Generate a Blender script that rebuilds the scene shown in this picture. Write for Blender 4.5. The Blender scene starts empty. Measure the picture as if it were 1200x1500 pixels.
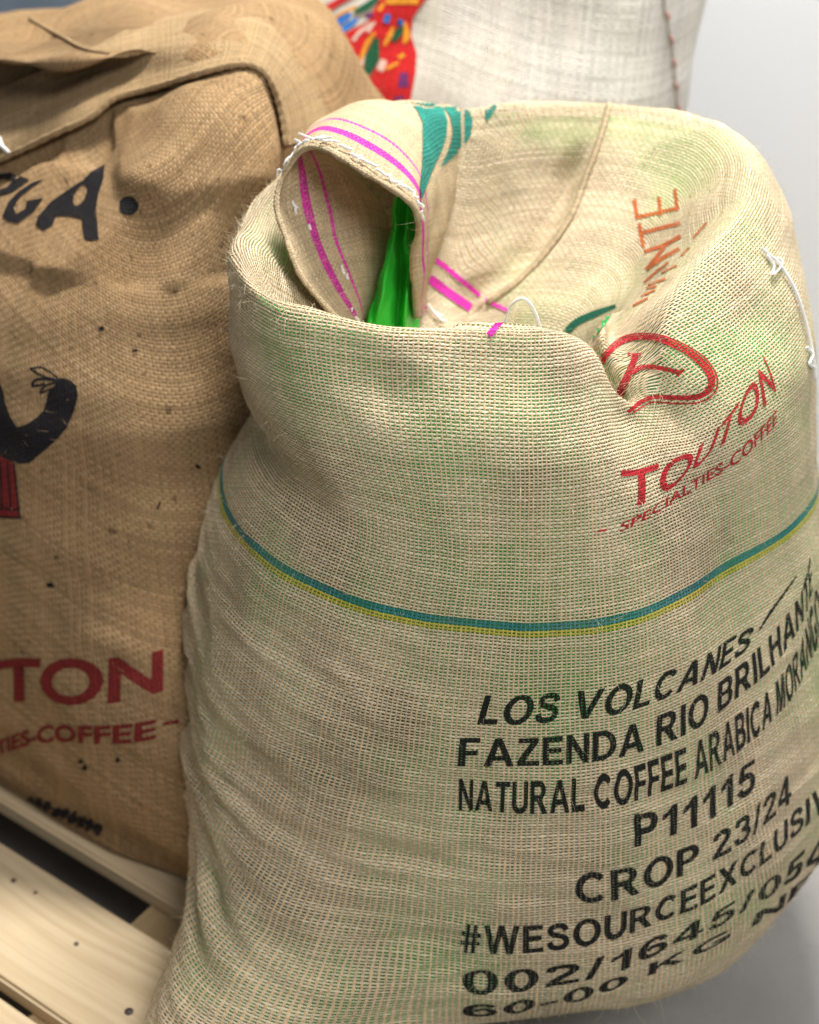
import bpy, bmesh, math, random
import numpy as np
from mathutils import Vector, Matrix, noise
from mathutils.bvhtree import BVHTree

random.seed(7); np.random.seed(7)
scene = bpy.context.scene
COL = scene.collection

# ------------------------------------------------------------------ camera
PITCH = math.radians(35.0)
FPX = 2379.0                                   # focal length in photo pixels (1200 x 1500)
CAM = np.array([-0.0943, -1.097, 1.097])
FW = np.array([0, math.cos(PITCH), -math.sin(PITCH)])
UP = np.array([0, math.sin(PITCH), math.cos(PITCH)])
RT = np.array([1.0, 0, 0])
cam_data = bpy.data.cameras.new('camera')
cam = bpy.data.objects.new('camera', cam_data); COL.objects.link(cam)
cam.location = CAM; cam.rotation_euler = (math.pi / 2 - PITCH, 0, 0)
cam_data.sensor_fit = 'VERTICAL'; cam_data.sensor_height = 36.0; cam_data.sensor_width = 28.8
cam_data.lens = 36.0 * FPX / 1500.0
cam_data.clip_start = 0.02; cam_data.clip_end = 50
cam_data.dof.use_dof = True
cam_data.dof.focus_distance = 1.13
cam_data.dof.aperture_fstop = 4.2
scene.camera = cam

# ------------------------------------------------------------------ light
world = bpy.data.worlds.new('World'); scene.world = world; world.use_nodes = True
bgn = world.node_tree.nodes['Background']
bgn.inputs['Color'].default_value = (0.96, 0.98, 1.0, 1); bgn.inputs['Strength'].default_value = 0.21

def area_lamp(name, loc, target, sx, sy, watts, color):
    l = bpy.data.lights.new(name, 'AREA'); l.shape = 'RECTANGLE'; l.size = sx; l.size_y = sy
    l.energy = watts; l.color = color
    o = bpy.data.objects.new(name, l); COL.objects.link(o)
    o.location = loc
    o.rotation_euler = (Vector(target) - Vector(loc)).to_track_quat('-Z', 'Y').to_euler()
    return o
area_lamp('ceiling_or_fill_lamp', (0.12, 0.60, 2.2), (0.0, 0.0, 0.3), 0.5, 0.28, 74, (1.0, 0.97, 0.92))
area_lamp('ceiling_or_fill_lamp', (0.80, -1.60, 2.4), (0.05, 0.0, 0.4), 1.2, 0.6, 48, (1.0, 0.98, 0.95))  # fill light added at front right to lift the sack fronts, not a room fitting

vs = scene.view_settings
vs.view_transform = 'Standard'; vs.look = 'None'; vs.exposure = 0.0; vs.gamma = 1.0
vs.use_curve_mapping = False
scene.cycles.use_denoising = True
scene.cycles.max_bounces = 6
scene.cycles.adaptive_threshold = 0.025
scene.cycles.transparent_max_bounces = 24
scene.cycles.sample_clamp_indirect = 6.0

# ------------------------------------------------------------------ pixel helpers (photo pixels -> directions)
def pray(px, py):
    return FW + RT * ((px - 600.0) / FPX) + UP * ((750.0 - py) / FPX)
def aty(px, py, y):
    d = pray(px, py); return CAM + d * ((y - CAM[1]) / d[1])
def atz(px, py, z):
    d = pray(px, py); return CAM + d * ((z - CAM[2]) / d[2])
def project(P):
    r = P - CAM; dep = r @ FW
    return np.stack([600 + FPX * (r @ RT) / dep, 750 - FPX * (r @ UP) / dep], -1)

# ------------------------------------------------------------------ node helpers
class NT:
    def __init__(self, mat):
        self.t = mat.node_tree; self.n = self.t.nodes; self.l = self.t.links
    def new(self, kind, **kw):
        x = self.n.new(kind)
        for k, v in kw.items(): setattr(x, k, v)
        return x
    def put(self, sock, v):
        if isinstance(v, bpy.types.NodeSocket): self.l.new(v, sock)
        elif v is not None: sock.default_value = v
    def m(self, op, a, b=None, c=None, clamp=False):
        x = self.new('ShaderNodeMath', operation=op, use_clamp=clamp)
        self.put(x.inputs[0], a)
        if b is not None: self.put(x.inputs[1], b)
        if c is not None: self.put(x.inputs[2], c)
        return x.outputs[0]
    def xyz(self, x, y, z=0.0):
        c = self.new('ShaderNodeCombineXYZ')
        self.put(c.inputs[0], x); self.put(c.inputs[1], y); self.put(c.inputs[2], z)
        return c.outputs[0]
    def noise(self, vec, scale, detail=2.0, rough=0.5):
        x = self.new('ShaderNodeTexNoise'); self.put(x.inputs['Vector'], vec)
        x.inputs['Scale'].default_value = scale; x.inputs['Detail'].default_value = detail
        x.inputs['Roughness'].default_value = rough
        return x.outputs['Fac']
    def white(self, vec):
        x = self.new('ShaderNodeTexWhiteNoise', noise_dimensions='2D'); self.put(x.inputs['Vector'], vec)
        return x.outputs['Value']
    def mix(self, fac, a, b, blend='MIX'):
        x = self.new('ShaderNodeMix', data_type='RGBA', blend_type=blend)
        self.put(x.inputs[0], fac)
        self.put(x.inputs[6], a if isinstance(a, bpy.types.NodeSocket) else (*a, 1))
        self.put(x.inputs[7], b if isinstance(b, bpy.types.NodeSocket) else (*b, 1))
        return x.outputs[2]
    def smooth(self, x, lo, hi):
        n = self.new('ShaderNodeMapRange', interpolation_type='SMOOTHSTEP')
        self.put(n.inputs[0], x); n.inputs[1].default_value = lo; n.inputs[2].default_value = hi
        return n.outputs[0]

def mat_new(name):
    m = bpy.data.materials.new(name); m.use_nodes = True
    nt = NT(m); b = nt.n['Principled BSDF']
    return m, nt, b

def weave_mat(name, pu, pv, wu, wv, cu, cv, var=0.35, holes=True, stripes=(), ink=None, ink_cover=0.5,
              stain=None, stain_amt=0.0, specks=None, slack=0.30, wob=0.0009, bump=0.9, trans=0.12, gap=(0.09, 0.06, 0.035)):
    """plain weave in metric uv: warp threads along v (index iu), weft threads along u (index iv)"""
    m, nt, bs = mat_new(name)
    uvn = nt.new('ShaderNodeUVMap'); uvn.uv_map = 'UVMap'
    sep = nt.new('ShaderNodeSeparateXYZ'); nt.put(sep.inputs[0], uvn.outputs[0])
    uv = uvn.outputs[0]; u0, v0 = sep.outputs[0], sep.outputs[1]
    w1 = nt.m('SUBTRACT', nt.noise(uv, 22, 0.5), 0.5)
    w2 = nt.m('SUBTRACT', nt.noise(nt.xyz(nt.m('ADD', u0, 3.7), v0), 22, 0.5), 0.5)
    w3 = nt.m('SUBTRACT', nt.noise(uv, 190, 0.0), 0.5)
    u = nt.m('ADD', u0, nt.m('ADD', nt.m('MULTIPLY', w1, wob * 3), nt.m('MULTIPLY', w3, wob * 0.8)))
    v = nt.m('ADD', v0, nt.m('ADD', nt.m('MULTIPLY', w2, wob * 3), nt.m('MULTIPLY', w3, wob * -0.7)))
    U = nt.m('DIVIDE', u, pu); V = nt.m('DIVIDE', v, pv)
    iu = nt.m('FLOOR', U); iv = nt.m('FLOOR', V)
    fu = nt.m('SUBTRACT', nt.m('SUBTRACT', U, iu), 0.5)
    fv = nt.m('SUBTRACT', nt.m('SUBTRACT', V, iv), 0.5)
    ru = nt.white(nt.xyz(iu, 11.3)); rv = nt.white(nt.xyz(27.1, iv))
    # slubs: thickness drifting along each thread
    su = nt.noise(nt.xyz(nt.m('MULTIPLY', iu, 7.13), nt.m('MULTIPLY', V, 0.17)), 1.0, 1.0)
    sv = nt.noise(nt.xyz(nt.m('MULTIPLY', U, 0.20), nt.m('MULTIPLY', iv, 5.77), 4.0), 1.0, 1.0)
    region = nt.m('MULTIPLY', nt.m('SUBTRACT', nt.noise(uv, 9, 1.0), 0.5), slack * 2)
    def width(w, r, s):
        a = nt.m('ADD', nt.m('MULTIPLY', nt.m('SUBTRACT', r, 0.5), 0.16), nt.m('MULTIPLY', nt.m('SUBTRACT', s, 0.5), 0.6))
        a = nt.m('ADD', a, region)
        return nt.m('MULTIPLY', nt.m('ADD', a, 1.0), w)
    Wu = width(wu, ru, su); Wv = width(wv, rv, sv)
    def prof(f, W):
        q = nt.m('DIVIDE', nt.m('MULTIPLY', f, 2.0), W)
        return nt.m('SUBTRACT', 1.0, nt.m('MULTIPLY', q, q))
    pU = prof(fu, Wu); pV = prof(fv, Wv)
    par = nt.m('SUBTRACT', nt.m('MULTIPLY', nt.m('FLOORED_MODULO', nt.m('ADD', iu, iv), 2.0), 2.0), 1.0)
    und_u = nt.m('MULTIPLY', par, nt.m('COSINE', nt.m('MULTIPLY', fv, math.pi)))
    und_v = nt.m('MULTIPLY', par, nt.m('COSINE', nt.m('MULTIPLY', fu, math.pi)))
    su_ = nt.m('SQRT', nt.m('MAXIMUM', pU, 0.0)); sv_ = nt.m('SQRT', nt.m('MAXIMUM', pV, 0.0))
    inU = nt.m('GREATER_THAN', pU, 0.0); inV = nt.m('GREATER_THAN', pV, 0.0)
    Hu = nt.m('ADD', nt.m('MULTIPLY', su_, 0.7), nt.m('MULTIPLY', und_u, 0.22))
    Hv = nt.m('SUBTRACT', nt.m('MULTIPLY', sv_, 0.7), nt.m('MULTIPLY', und_v, 0.22))
    Hu = nt.m('SUBTRACT', nt.m('MULTIPLY', nt.m('ADD', Hu, 1.0), inU), 1.0)
    Hv = nt.m('SUBTRACT', nt.m('MULTIPLY', nt.m('ADD', Hv, 1.0), inV), 1.0)
    H = nt.m('MAXIMUM', Hu, Hv); topu = nt.m('GREATER_THAN', Hu, Hv)
    thread = nt.m('MAXIMUM', inU, inV)
    # fibre streaks along the threads
    fibu = nt.noise(nt.xyz(nt.m('MULTIPLY', U, 9.0), nt.m('MULTIPLY', V, 0.8)), 1.0, 0.0)
    fibv = nt.noise(nt.xyz(nt.m('MULTIPLY', U, 0.8), nt.m('MULTIPLY', V, 9.0), 2.0), 1.0, 0.0)
    fib = nt.m('ADD', nt.m('MULTIPLY', fibu, topu), nt.m('MULTIPLY', fibv, nt.m('SUBTRACT', 1.0, topu)))
    rnd = nt.m('ADD', nt.m('MULTIPLY', nt.m('ADD', ru, su), topu), nt.m('MULTIPLY', nt.m('ADD', rv, sv), nt.m('SUBTRACT', 1.0, topu)))
    val = nt.m('ADD', 1.0, nt.m('MULTIPLY', nt.m('SUBTRACT', rnd, 1.0), var))
    val = nt.m('ADD', val, nt.m('MULTIPLY', nt.m('SUBTRACT', fib, 0.5), 0.7))
    base = nt.mix(topu, cv, cu)
    for (a, b, c, hit) in stripes:          # woven coloured threads
        s = nt.m('MULTIPLY', nt.m('GREATER_THAN', v, a), nt.m('LESS_THAN', v, b))
        s = nt.m('MULTIPLY', s, nt.m('SUBTRACT', 1.0, nt.m('MULTIPLY', topu, 1.0 - hit)))
        base = nt.mix(s, base, c)
    if stain is not None:
        n = nt.noise(uv, 6.5, 5.0, 0.6)
        base = nt.mix(nt.m('MULTIPLY', nt.smooth(n, 0.32, 0.82), stain_amt), base, stain)
    if specks is not None:
        n = nt.noise(uv, 75, 2.0, 0.5)
        base = nt.mix(nt.m('MULTIPLY', nt.smooth(n, 0.67, 0.74), 0.75), base, specks)
    if not holes: base = nt.mix(thread, gap, base)
    alpha = thread
    if ink is not None:
        n = nt.noise(uv, 420, 2.0, 0.6)
        n2 = nt.noise(uv, 40, 2.0)
        q = nt.m('ADD', nt.m('ADD', n, nt.m('MULTIPLY', H, 0.22)), nt.m('MULTIPLY', nt.m('SUBTRACT', n2, 0.5), 0.5))
        cover = nt.smooth(q, 0.62 - ink_cover, 0.74 - ink_cover)
        alpha = nt.m('MULTIPLY', alpha, cover)
        base = nt.mix(0.985, base, ink)
    vv = nt.new('ShaderNodeCombineColor')
    for i in range(3): nt.put(vv.inputs[i], val)
    colr = nt.mix(1.0, base, vv.outputs[0], 'MULTIPLY')
    nt.put(bs.inputs['Base Color'], colr)
    bs.inputs['Roughness'].default_value = 0.92
    bs.inputs['Specular IOR Level'].default_value = 0.12
    hh = nt.m('ADD', H, nt.m('MULTIPLY', nt.m('SUBTRACT', fib, 0.5), 0.5))
    bp = nt.new('ShaderNodeBump'); bp.inputs['Strength'].default_value = bump
    bp.inputs['Distance'].default_value = 0.0011
    nt.put(bp.inputs['Height'], hh); nt.put(bs.inputs['Normal'], bp.outputs[0])
    surf = bs.outputs[0]
    if trans > 0 and ink is None:
        tl = nt.new('ShaderNodeBsdfTranslucent'); nt.put(tl.inputs[0], colr)
        mx = nt.new('ShaderNodeMixShader'); mx.inputs[0].default_value = trans
        nt.l.new(surf, mx.inputs[1]); nt.l.new(tl.outputs[0], mx.inputs[2]); surf = mx.outputs[0]
    if holes or ink is not None:
        tr = nt.new('ShaderNodeBsdfTransparent')
        mx = nt.new('ShaderNodeMixShader'); nt.put(mx.inputs[0], alpha)
        nt.l.new(tr.outputs[0], mx.inputs[1]); nt.l.new(surf, mx.inputs[2]); surf = mx.outputs[0]
    nt.l.new(surf, nt.n['Material Output'].inputs['Surface'])
    return m

def plain_mat(name, col, rough=0.8, spec=0.3, nscale=0, namt=0.0, bump=0.0, sss=0.0):
    m, nt, b = mat_new(name)
    b.inputs['Roughness'].default_value = rough; b.inputs['Specular IOR Level'].default_value = spec
    b.inputs['Base Color'].default_value = (*col, 1)
    if nscale:
        tc = nt.new('ShaderNodeTexCoord')
        n = nt.noise(tc.outputs['Object'], nscale, 4.0, 0.6)
        nt.put(b.inputs['Base Color'], nt.mix(nt.m('MULTIPLY', nt.smooth(n, 0.3, 0.7), namt), col, tuple(c * 0.55 for c in col)))
        if bump:
            bp = nt.new('ShaderNodeBump'); bp.inputs['Strength'].default_value = bump; bp.inputs['Distance'].default_value = 0.002
            nt.put(bp.inputs['Height'], n); nt.put(b.inputs['Normal'], bp.outputs[0])
    return m

# ------------------------------------------------------------------ object helpers
def link_mesh(name, verts, faces, mat, parent=None, uvs=None, smooth=True):
    me = bpy.data.meshes.new(name)
    me.from_pydata([tuple(map(float, p)) for p in verts], [], faces)
    if uvs is not None:
        uvs = np.asarray(uvs, dtype=np.float32)
        lay = me.uv_layers.new(name='UVMap')
        idx = np.empty(len(me.loops), dtype=np.int32); me.loops.foreach_get('vertex_index', idx)
        lay.data.foreach_set('uv', uvs[idx].ravel())
    if smooth: me.polygons.foreach_set('use_smooth', [True] * len(me.polygons))
    me.materials.append(mat); me.update()
    o = bpy.data.objects.new(name, me); COL.objects.link(o)
    if parent is not None: o.parent = parent
    return o
def thing(name, label, cat, group=None):
    o = bpy.data.objects.new(name, None); COL.objects.link(o)
    o['label'] = label; o['category'] = cat
    if group: o['group'] = group
    return o
def tag(o, label, cat, group=None):
    o['label'] = label; o['category'] = cat
    if group: o['group'] = group
    return o

def tube(pts, r, sides=6, closed=False, taper=None):
    pts = np.asarray(pts, float); n = len(pts)
    V = []; Fc = []
    t = np.gradient(pts, axis=0); t /= np.linalg.norm(t, axis=1)[:, None] + 1e-12
    a = np.cross(t[0], [0.3, 0.2, 1.0]); a /= np.linalg.norm(a)
    for i in range(n):
        a = a - t[i] * (a @ t[i]); a /= np.linalg.norm(a) + 1e-12
        b = np.cross(t[i], a); rr = r if taper is None else r * taper[i]
        for k in range(sides):
            w = 2 * math.pi * k / sides
            V.append(pts[i] + rr * (math.cos(w) * a + math.sin(w) * b))
    for i in range(n - 1):
        for k in range(sides):
            k2 = (k + 1) % sides
            Fc.append((i * sides + k, i * sides + k2, (i + 1) * sides + k2, (i + 1) * sides + k))
    Fc.append(tuple(range(sides))[::-1]); Fc.append(tuple((n - 1) * sides + k for k in range(sides)))
    return V, Fc
def crom(P, n, closed=False):
    """Catmull-Rom through P (k,d) -> (n,d)"""
    P = np.asarray(P, float); k = len(P)
    if closed:
        t = np.arange(n) * k / n
        i = np.floor(t).astype(int); f = (t - i)[:, None] if P.ndim == 2 else (t - i).reshape(-1, *([1] * (P.ndim - 1)))
        g = lambda q: P[(i + q) % k]
    else:
        t = np.linspace(0, k - 1, n); i = np.minimum(np.floor(t).astype(int), k - 2)
        f = (t - i).reshape(-1, *([1] * (P.ndim - 1)))
        E = np.concatenate([(2 * P[:1] - P[1:2]), P, (2 * P[-1:] - P[-2:-1])])
        g = lambda q: E[i + 1 + q]
    p0, p1, p2, p3 = g(-1), g(0), g(1), g(2)
    return 0.5 * (2 * p1 + (p2 - p0) * f + (2 * p0 - 5 * p1 + 4 * p2 - p3) * f ** 2 + (3 * p1 - p0 - 3 * p2 + p3) * f ** 3)

def nz(x, y, z=0.0): return noise.noise(Vector((x, y, z)))
def sstep(x, a, b):
    t = np.clip((x - a) / (b - a), 0, 1); return t * t * (3 - 2 * t)

class Surf:
    """grid surface P[row, col], closed along columns if wrap; carries metric uv, normals and a ray caster"""
    def __init__(self, P, wrap, du, v0row=0, smoothv=12):
        self.P = P; self.wrap = wrap; R, Cn = P.shape[:2]; self.R, self.C = R, Cn
        self.du = du
        seg = np.linalg.norm(np.diff(P, axis=0), axis=2)
        for _ in range(smoothv):
            seg = (np.roll(seg, 1, 1) + seg * 2 + np.roll(seg, -1, 1)) / 4 if wrap else seg
        V = np.concatenate([np.zeros((1, Cn)), np.cumsum(seg, 0)]); V -= V[v0row][None]
        self.V = V
        self.normals()
    def normals(self):
        P = self.P
        if self.wrap: tu = np.roll(P, -1, 1) - np.roll(P, 1, 1)
        else: tu = np.gradient(P, axis=1)
        tv = np.gradient(P, axis=0)
        n = np.cross(tu, tv); n /= np.linalg.norm(n, axis=2)[..., None] + 1e-12
        self.N = n
    def mesh_arrays(self):
        """duplicate seam column so the uv does not wrap"""
        P, V = self.P, self.V; R, Cn = self.R, self.C
        if self.wrap:
            P = np.concatenate([P, P[:, :1]], 1); V = np.concatenate([V, V[:, :1]], 1)
        Cc = P.shape[1]
        Ug = np.broadcast_to(np.arange(Cc) * self.du, (R, Cc))
        if hasattr(self, 'uscale'): Ug = self.uref + (Ug - self.uref) * self.uscale[:, None]
        uv = np.stack([Ug, V], -1).reshape(-1, 2)
        fs = []
        for i in range(R - 1):
            b = i * Cc
            for j in range(Cc - 1):
                fs.append((b + j, b + j + 1, b + Cc + j + 1, b + Cc + j))
        return P.reshape(-1, 3), fs, uv, Cc
    def tex_u(self, u, row):
        if not hasattr(self, 'uscale'): return u
        return self.uref + (u - self.uref) * np.interp(row, np.arange(self.R), self.uscale)
    def tex(self, u, v):
        if not hasattr(self, 'uscale'): return (u, v)
        j = int(u / self.du) % self.C
        return (self.tex_u(u, np.interp(v, self.V[:, j], np.arange(self.R))), v)
    def build_bvh(self):
        verts, fs, uv, Cc = self.mesh_arrays()
        self._Cc = Cc
        self.bvh = BVHTree.FromPolygons([Vector(p) for p in verts], fs)
    def cast(self, px, py):
        """photo pixel -> (u, v, point) on this surface or None"""
        d = Vector(pray(px, py)).normalized()
        hit, nrm, fi, dist = self.bvh.ray_cast(Vector(CAM), d)
        if hit is None: return None
        i, j = divmod(fi, self._Cc - 1)
        P = self.P; j2 = (j + 1) % self.C if self.wrap else j + 1
        p00, p01, p10 = P[i, j], P[i, j2], P[i + 1, j]
        h = np.array(hit)
        e1, e2, w = p01 - p00, p10 - p00, h - p00
        A = np.array([[e1 @ e1, e1 @ e2], [e1 @ e2, e2 @ e2]]); b = np.array([w @ e1, w @ e2])
        try: s = np.linalg.solve(A, b)
        except np.linalg.LinAlgError: s = np.array([0.5, 0.5])
        s = np.clip(s, 0, 1)
        v = self.V[i, j] * (1 - s[1]) * (1 - s[0]) + self.V[i + 1, j] * s[1] * (1 - s[0]) + self.V[i, j2] * (1 - s[1]) * s[0] + self.V[i + 1, j2] * s[1] * s[0]
        return (j + s[0]) * self.du, v, h
    def at(self, u, v, off=0.0):
        c = u / self.du
        j = int(math.floor(c)); f = c - j
        if self.wrap: a, b = j % self.C, (j + 1) % self.C
        else:
            j = min(max(j, 0), self.C - 2); f = min(max(c - j, 0), 1); a, b = j, j + 1
        Vc = self.V[:, a] * (1 - f) + self.V[:, b] * f
        r = np.interp(v, Vc, np.arange(self.R)); i = min(int(r), self.R - 2); g = r - i
        p = (self.P[i, a] * (1 - f) + self.P[i, b] * f) * (1 - g) + (self.P[i + 1, a] * (1 - f) + self.P[i + 1, b] * f) * g
        n = (self.N[i, a] * (1 - f) + self.N[i, b] * f) * (1 - g) + (self.N[i + 1, a] * (1 - f) + self.N[i + 1, b] * f) * g
        return p + n / (np.linalg.norm(n) + 1e-9) * off

# ------------------------------------------------------------------ flat print: outlines laid onto a surface
def flat_mesh(splines=None, text=None, offset=0.0, shear=0.0, step=None):
    """2-D outline or text -> finely cut flat bmesh"""
    cu = bpy.data.curves.new('outline', 'FONT' if text else 'CURVE')
    if text:
        cu.body = text; cu.size = 1.0; cu.offset = offset; cu.shear = shear; cu.resolution_u = 4
    else:
        cu.dimensions = '2D'; cu.fill_mode = 'BOTH'
        for s in splines:
            sp = cu.splines.new('POLY'); sp.points.add(len(s) - 1); sp.use_cyclic_u = True
            for q, (x, y) in zip(sp.points, s): q.co = (x, y, 0, 1)
    ob = bpy.data.objects.new('outline', cu)
    me = ob.to_mesh()
    bm = bmesh.new(); bm.from_mesh(me); ob.to_mesh_clear()
    bpy.data.objects.remove(ob); bpy.data.curves.remove(cu)
    bmesh.ops.remove_doubles(bm, verts=bm.verts, dist=1e-6)
    if step and len(bm.verts):
        xs = [v.co.x for v in bm.verts]; ys = [v.co.y for v in bm.verts]
        for ax, lo, hi in ((0, min(xs), max(xs)), (1, min(ys), max(ys))):
            k = lo + step
            while k < hi:
                co = Vector((k, 0, 0)) if ax == 0 else Vector((0, k, 0))
                no = Vector((1, 0, 0)) if ax == 0 else Vector((0, 1, 0))
                bmesh.ops.bisect_plane(bm, geom=bm.verts[:] + bm.edges[:] + bm.faces[:], plane_co=co, plane_no=no, dist=1e-7)
                k += step
    bmesh.ops.triangulate(bm, faces=bm.faces[:])
    V = np.array([v.co[:2] for v in bm.verts]).reshape(-1, 2)
    bm.verts.index_update()
    Fs = [tuple(v.index for v in f.verts) for f in bm.faces]
    bm.free()
    return V, Fs

def largest_piece(fs):
    par = {}
    def find(a):
        while par.setdefault(a, a) != a:
            par[a] = par[par[a]]; a = par[a]
        return a
    for f in fs:
        for v in f[1:]: par[find(v)] = find(f[0])
    cnt = {}
    for f in fs: cnt.setdefault(find(f[0]), []).append(f)
    return max(cnt.values(), key=len) if cnt else []
def decal_px(name, surf, splines, mat, parent, off=0.0006, step=6.0, label=None, cover=None, tol=0.012):
    """outline given in photo pixels, laid on the surface it is printed on"""
    V, Fs = flat_mesh(splines=splines, step=step)
    pts, uvs, ok = [], [], []
    for x, y in V:
        c = surf.cast(x, y)
        if c is not None and cover is not None:
            h = cover.cast(x, y)
            if h is not None and np.linalg.norm(h[2] - CAM) < np.linalg.norm(c[2] - CAM) - tol: c = None
        if c is None: pts.append((0, 0, 0)); uvs.append((0, 0)); ok.append(False); continue
        pts.append(surf.at(c[0], c[1], off)); uvs.append(surf.tex(c[0], c[1])); ok.append(True)
    P = np.array(pts)
    good = []
    for f in Fs:
        if all(ok[i] for i in f):
            us = [uvs[i][0] for i in f]
            e = max(np.linalg.norm(P[f[0]] - P[f[1]]), np.linalg.norm(P[f[1]] - P[f[2]]))
            if max(us) - min(us) < 0.1 and e < 0.06: good.append(f)
    good = largest_piece(good)
    if not good: return None
    used = sorted({i for f in good for i in f}); mp = {a: b for b, a in enumerate(used)}
    o = link_mesh(name, P[used], [tuple(mp[i] for i in f) for f in good], mat, parent, np.array(uvs)[used])
    if label: o['label'] = label
    return o
def stroke(pts, w, closed=False):
    """centre line -> outline of a brush stroke"""
    P = crom(pts, max(2, 6 * len(pts))) if len(pts) > 2 else np.asarray(pts, float)
    t = np.gradient(P, axis=0); t /= np.linalg.norm(t, axis=1)[:, None] + 1e-9
    n = np.stack([-t[:, 1], t[:, 0]], 1)
    ww = np.full(len(P), w) if np.isscalar(w) else np.interp(np.linspace(0, 1, len(P)), np.linspace(0, 1, len(w)), w)
    return list(map(tuple, np.concatenate([P + n * ww[:, None] / 2, (P - n * ww[:, None] / 2)[::-1]])))
def ell(cx, cy, rx, ry, rot=0, n=20, jit=0.0):
    out = []
    for k in range(n):
        a = 2 * math.pi * k / n; r = 1 + jit * random.uniform(-1, 1)
        x, y = rx * r * math.cos(a), ry * r * math.sin(a)
        out.append((cx + x * math.cos(rot) - y * math.sin(rot), cy + x * math.sin(rot) + y * math.cos(rot)))
    return out

def arc(cx, cy, rx, ry, a0, a1, n=14):
    return [(cx + rx * math.cos(math.radians(a0 + (a1 - a0) * k / (n - 1))), cy + ry * math.sin(math.radians(a0 + (a1 - a0) * k / (n - 1)))) for k in range(n)]
def glyphs():
    """bold grotesque stencil letters: each glyph = advance width, list of pieces, each piece a list of outlines"""
    G = {}
    G['I'] = (.21, [[[(0, 0), (.21, 0), (.21, 1), (0, 1)]]])
    G['L'] = (.64, [[[(0, 0), (.64, 0), (.64, .17), (.21, .17), (.21, 1), (0, 1)]]])
    G['E'] = (.70, [[[(0, 0), (.70, 0), (.70, .17), (.21, .17), (.21, .43), (.64, .43), (.64, .60), (.21, .60), (.21, .83), (.68, .83), (.68, 1), (0, 1)]]])
    G['F'] = (.64, [[[(0, 0), (.21, 0), (.21, .41), (.57, .41), (.57, .58), (.21, .58), (.21, .83), (.64, .83), (.64, 1), (0, 1)]]])
    G['T'] = (.76, [[[(.275, 0), (.485, 0), (.485, .83), (.76, .83), (.76, 1), (0, 1), (0, .83), (.275, .83)]]])
    G['H'] = (.78, [[[(0, 0), (.2, 0), (.2, .42), (.58, .42), (.58, 0), (.78, 0), (.78, 1), (.58, 1), (.58, .6), (.2, .6), (.2, 1), (0, 1)]]])
    G['N'] = (.79, [[[(0, 0), (.19, 0), (.19, .65), (.59, 0), (.79, 0), (.79, 1), (.60, 1), (.60, .34), (.2, 1), (0, 1)]]])
    G['V'] = (.92, [[[(.35, 0), (.57, 0), (.92, 1), (.70, 1), (.46, .27), (.22, 1), (0, 1)]]])
    G['A'] = (.96, [[[(0, 0), (.22, 0), (.30, .22), (.66, .22), (.74, 0), (.96, 0), (.59, 1), (.37, 1)], [(.355, .39), (.605, .39), (.48, .75)]]])
    G['W'] = (1.28, [[[(.24, 0), (.46, 0), (.64, .66), (.82, 0), (1.04, 0), (1.28, 1), (1.07, 1), (.92, .32), (.75, 1), (.53, 1), (.36, .32), (.21, 1), (0, 1)]]])
    G['M'] = (.94, [[[(0, 0), (.19, 0), (.19, .74), (.37, 0), (.57, 0), (.75, .74), (.75, 0), (.94, 0), (.94, 1), (.64, 1), (.47, .32), (.30, 1), (0, 1)]]])
    G['X'] = (.92, [[[(0, 0), (.25, 0), (.46, .34), (.67, 0), (.92, 0), (.59, .51), (.89, 1), (.65, 1), (.46, .69), (.27, 1), (.03, 1), (.33, .51)]]])
    G['K'] = (.88, [[[(0, 0), (.2, 0), (.2, .3), (.33, .43), (.62, 0), (.88, 0), (.48, .58), (.85, 1), (.58, 1), (.2, .56), (.2, 1), (0, 1)]]])
    G['Z'] = (.74, [[[(0, 0), (.74, 0), (.74, .17), (.27, .17), (.72, .85), (.72, 1), (.05, 1), (.05, .83), (.46, .83), (0, .16)]]])
    G['O'] = (.96, [[arc(.48, .5, .48, .52, 0, 350, 30), arc(.48, .5, .265, .345, 0, 350, 26)]])
    G['0'] = (.66, [[arc(.33, .5, .33, .51, 0, 350, 28), arc(.33, .5, .135, .35, 0, 350, 22)]])
    G['D'] = (.84, [[[(0, 0), (.36, 0)] + arc(.36, .5, .48, .5, -85, 85, 16) + [(.36, 1), (0, 1)], [(.21, .17), (.35, .17)] + arc(.35, .5, .27, .33, -80, 80, 12) + [(.35, .83), (.21, .83)]]])
    G['P'] = (.74, [[[(0, 0), (.21, 0), (.21, .36), (.42, .36)] + arc(.42, .68, .32, .32, -85, 85, 14) + [(.42, 1), (0, 1)], [(.21, .53), (.39, .53)] + arc(.39, .68, .135, .15, -80, 80, 10) + [(.39, .83), (.21, .83)]]])
    G['R'] = (.86, [[[(0, 0), (.21, 0), (.21, .40), (.32, .40), (.61, 0), (.86, 0), (.60, .38)] + arc(.45, .71, .32, .29, -58, 85, 13) + [(.45, 1), (0, 1)], [(.21, .56), (.42, .56)] + arc(.42, .695, .135, .135, -80, 80, 10) + [(.42, .83), (.21, .83)]]])
    G['B'] = (.80, [[[(0, 0), (.44, 0)] + arc(.48, .285, .31, .285, -85, 62, 12) + arc(.45, .745, .29, .255, -50, 85, 11) + [(.42, 1), (0, 1)],
                     [(.21, .17), (.43, .17)] + arc(.44, .3, .145, .13, -80, 80, 9) + [(.43, .43), (.21, .43)], [(.21, .59), (.40, .59)] + arc(.41, .71, .125, .12, -80, 80, 9) + [(.40, .83), (.21, .83)]]])
    def st(p, w): return [stroke(p, w)]
    G['U'] = (.80, [st([(.105, 1), (.105, .7), (.105, .42)] + arc(.4, .37, .295, .285, 190, 350, 9) + [(.695, .42), (.695, .7), (.695, 1)], .21)])
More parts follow.
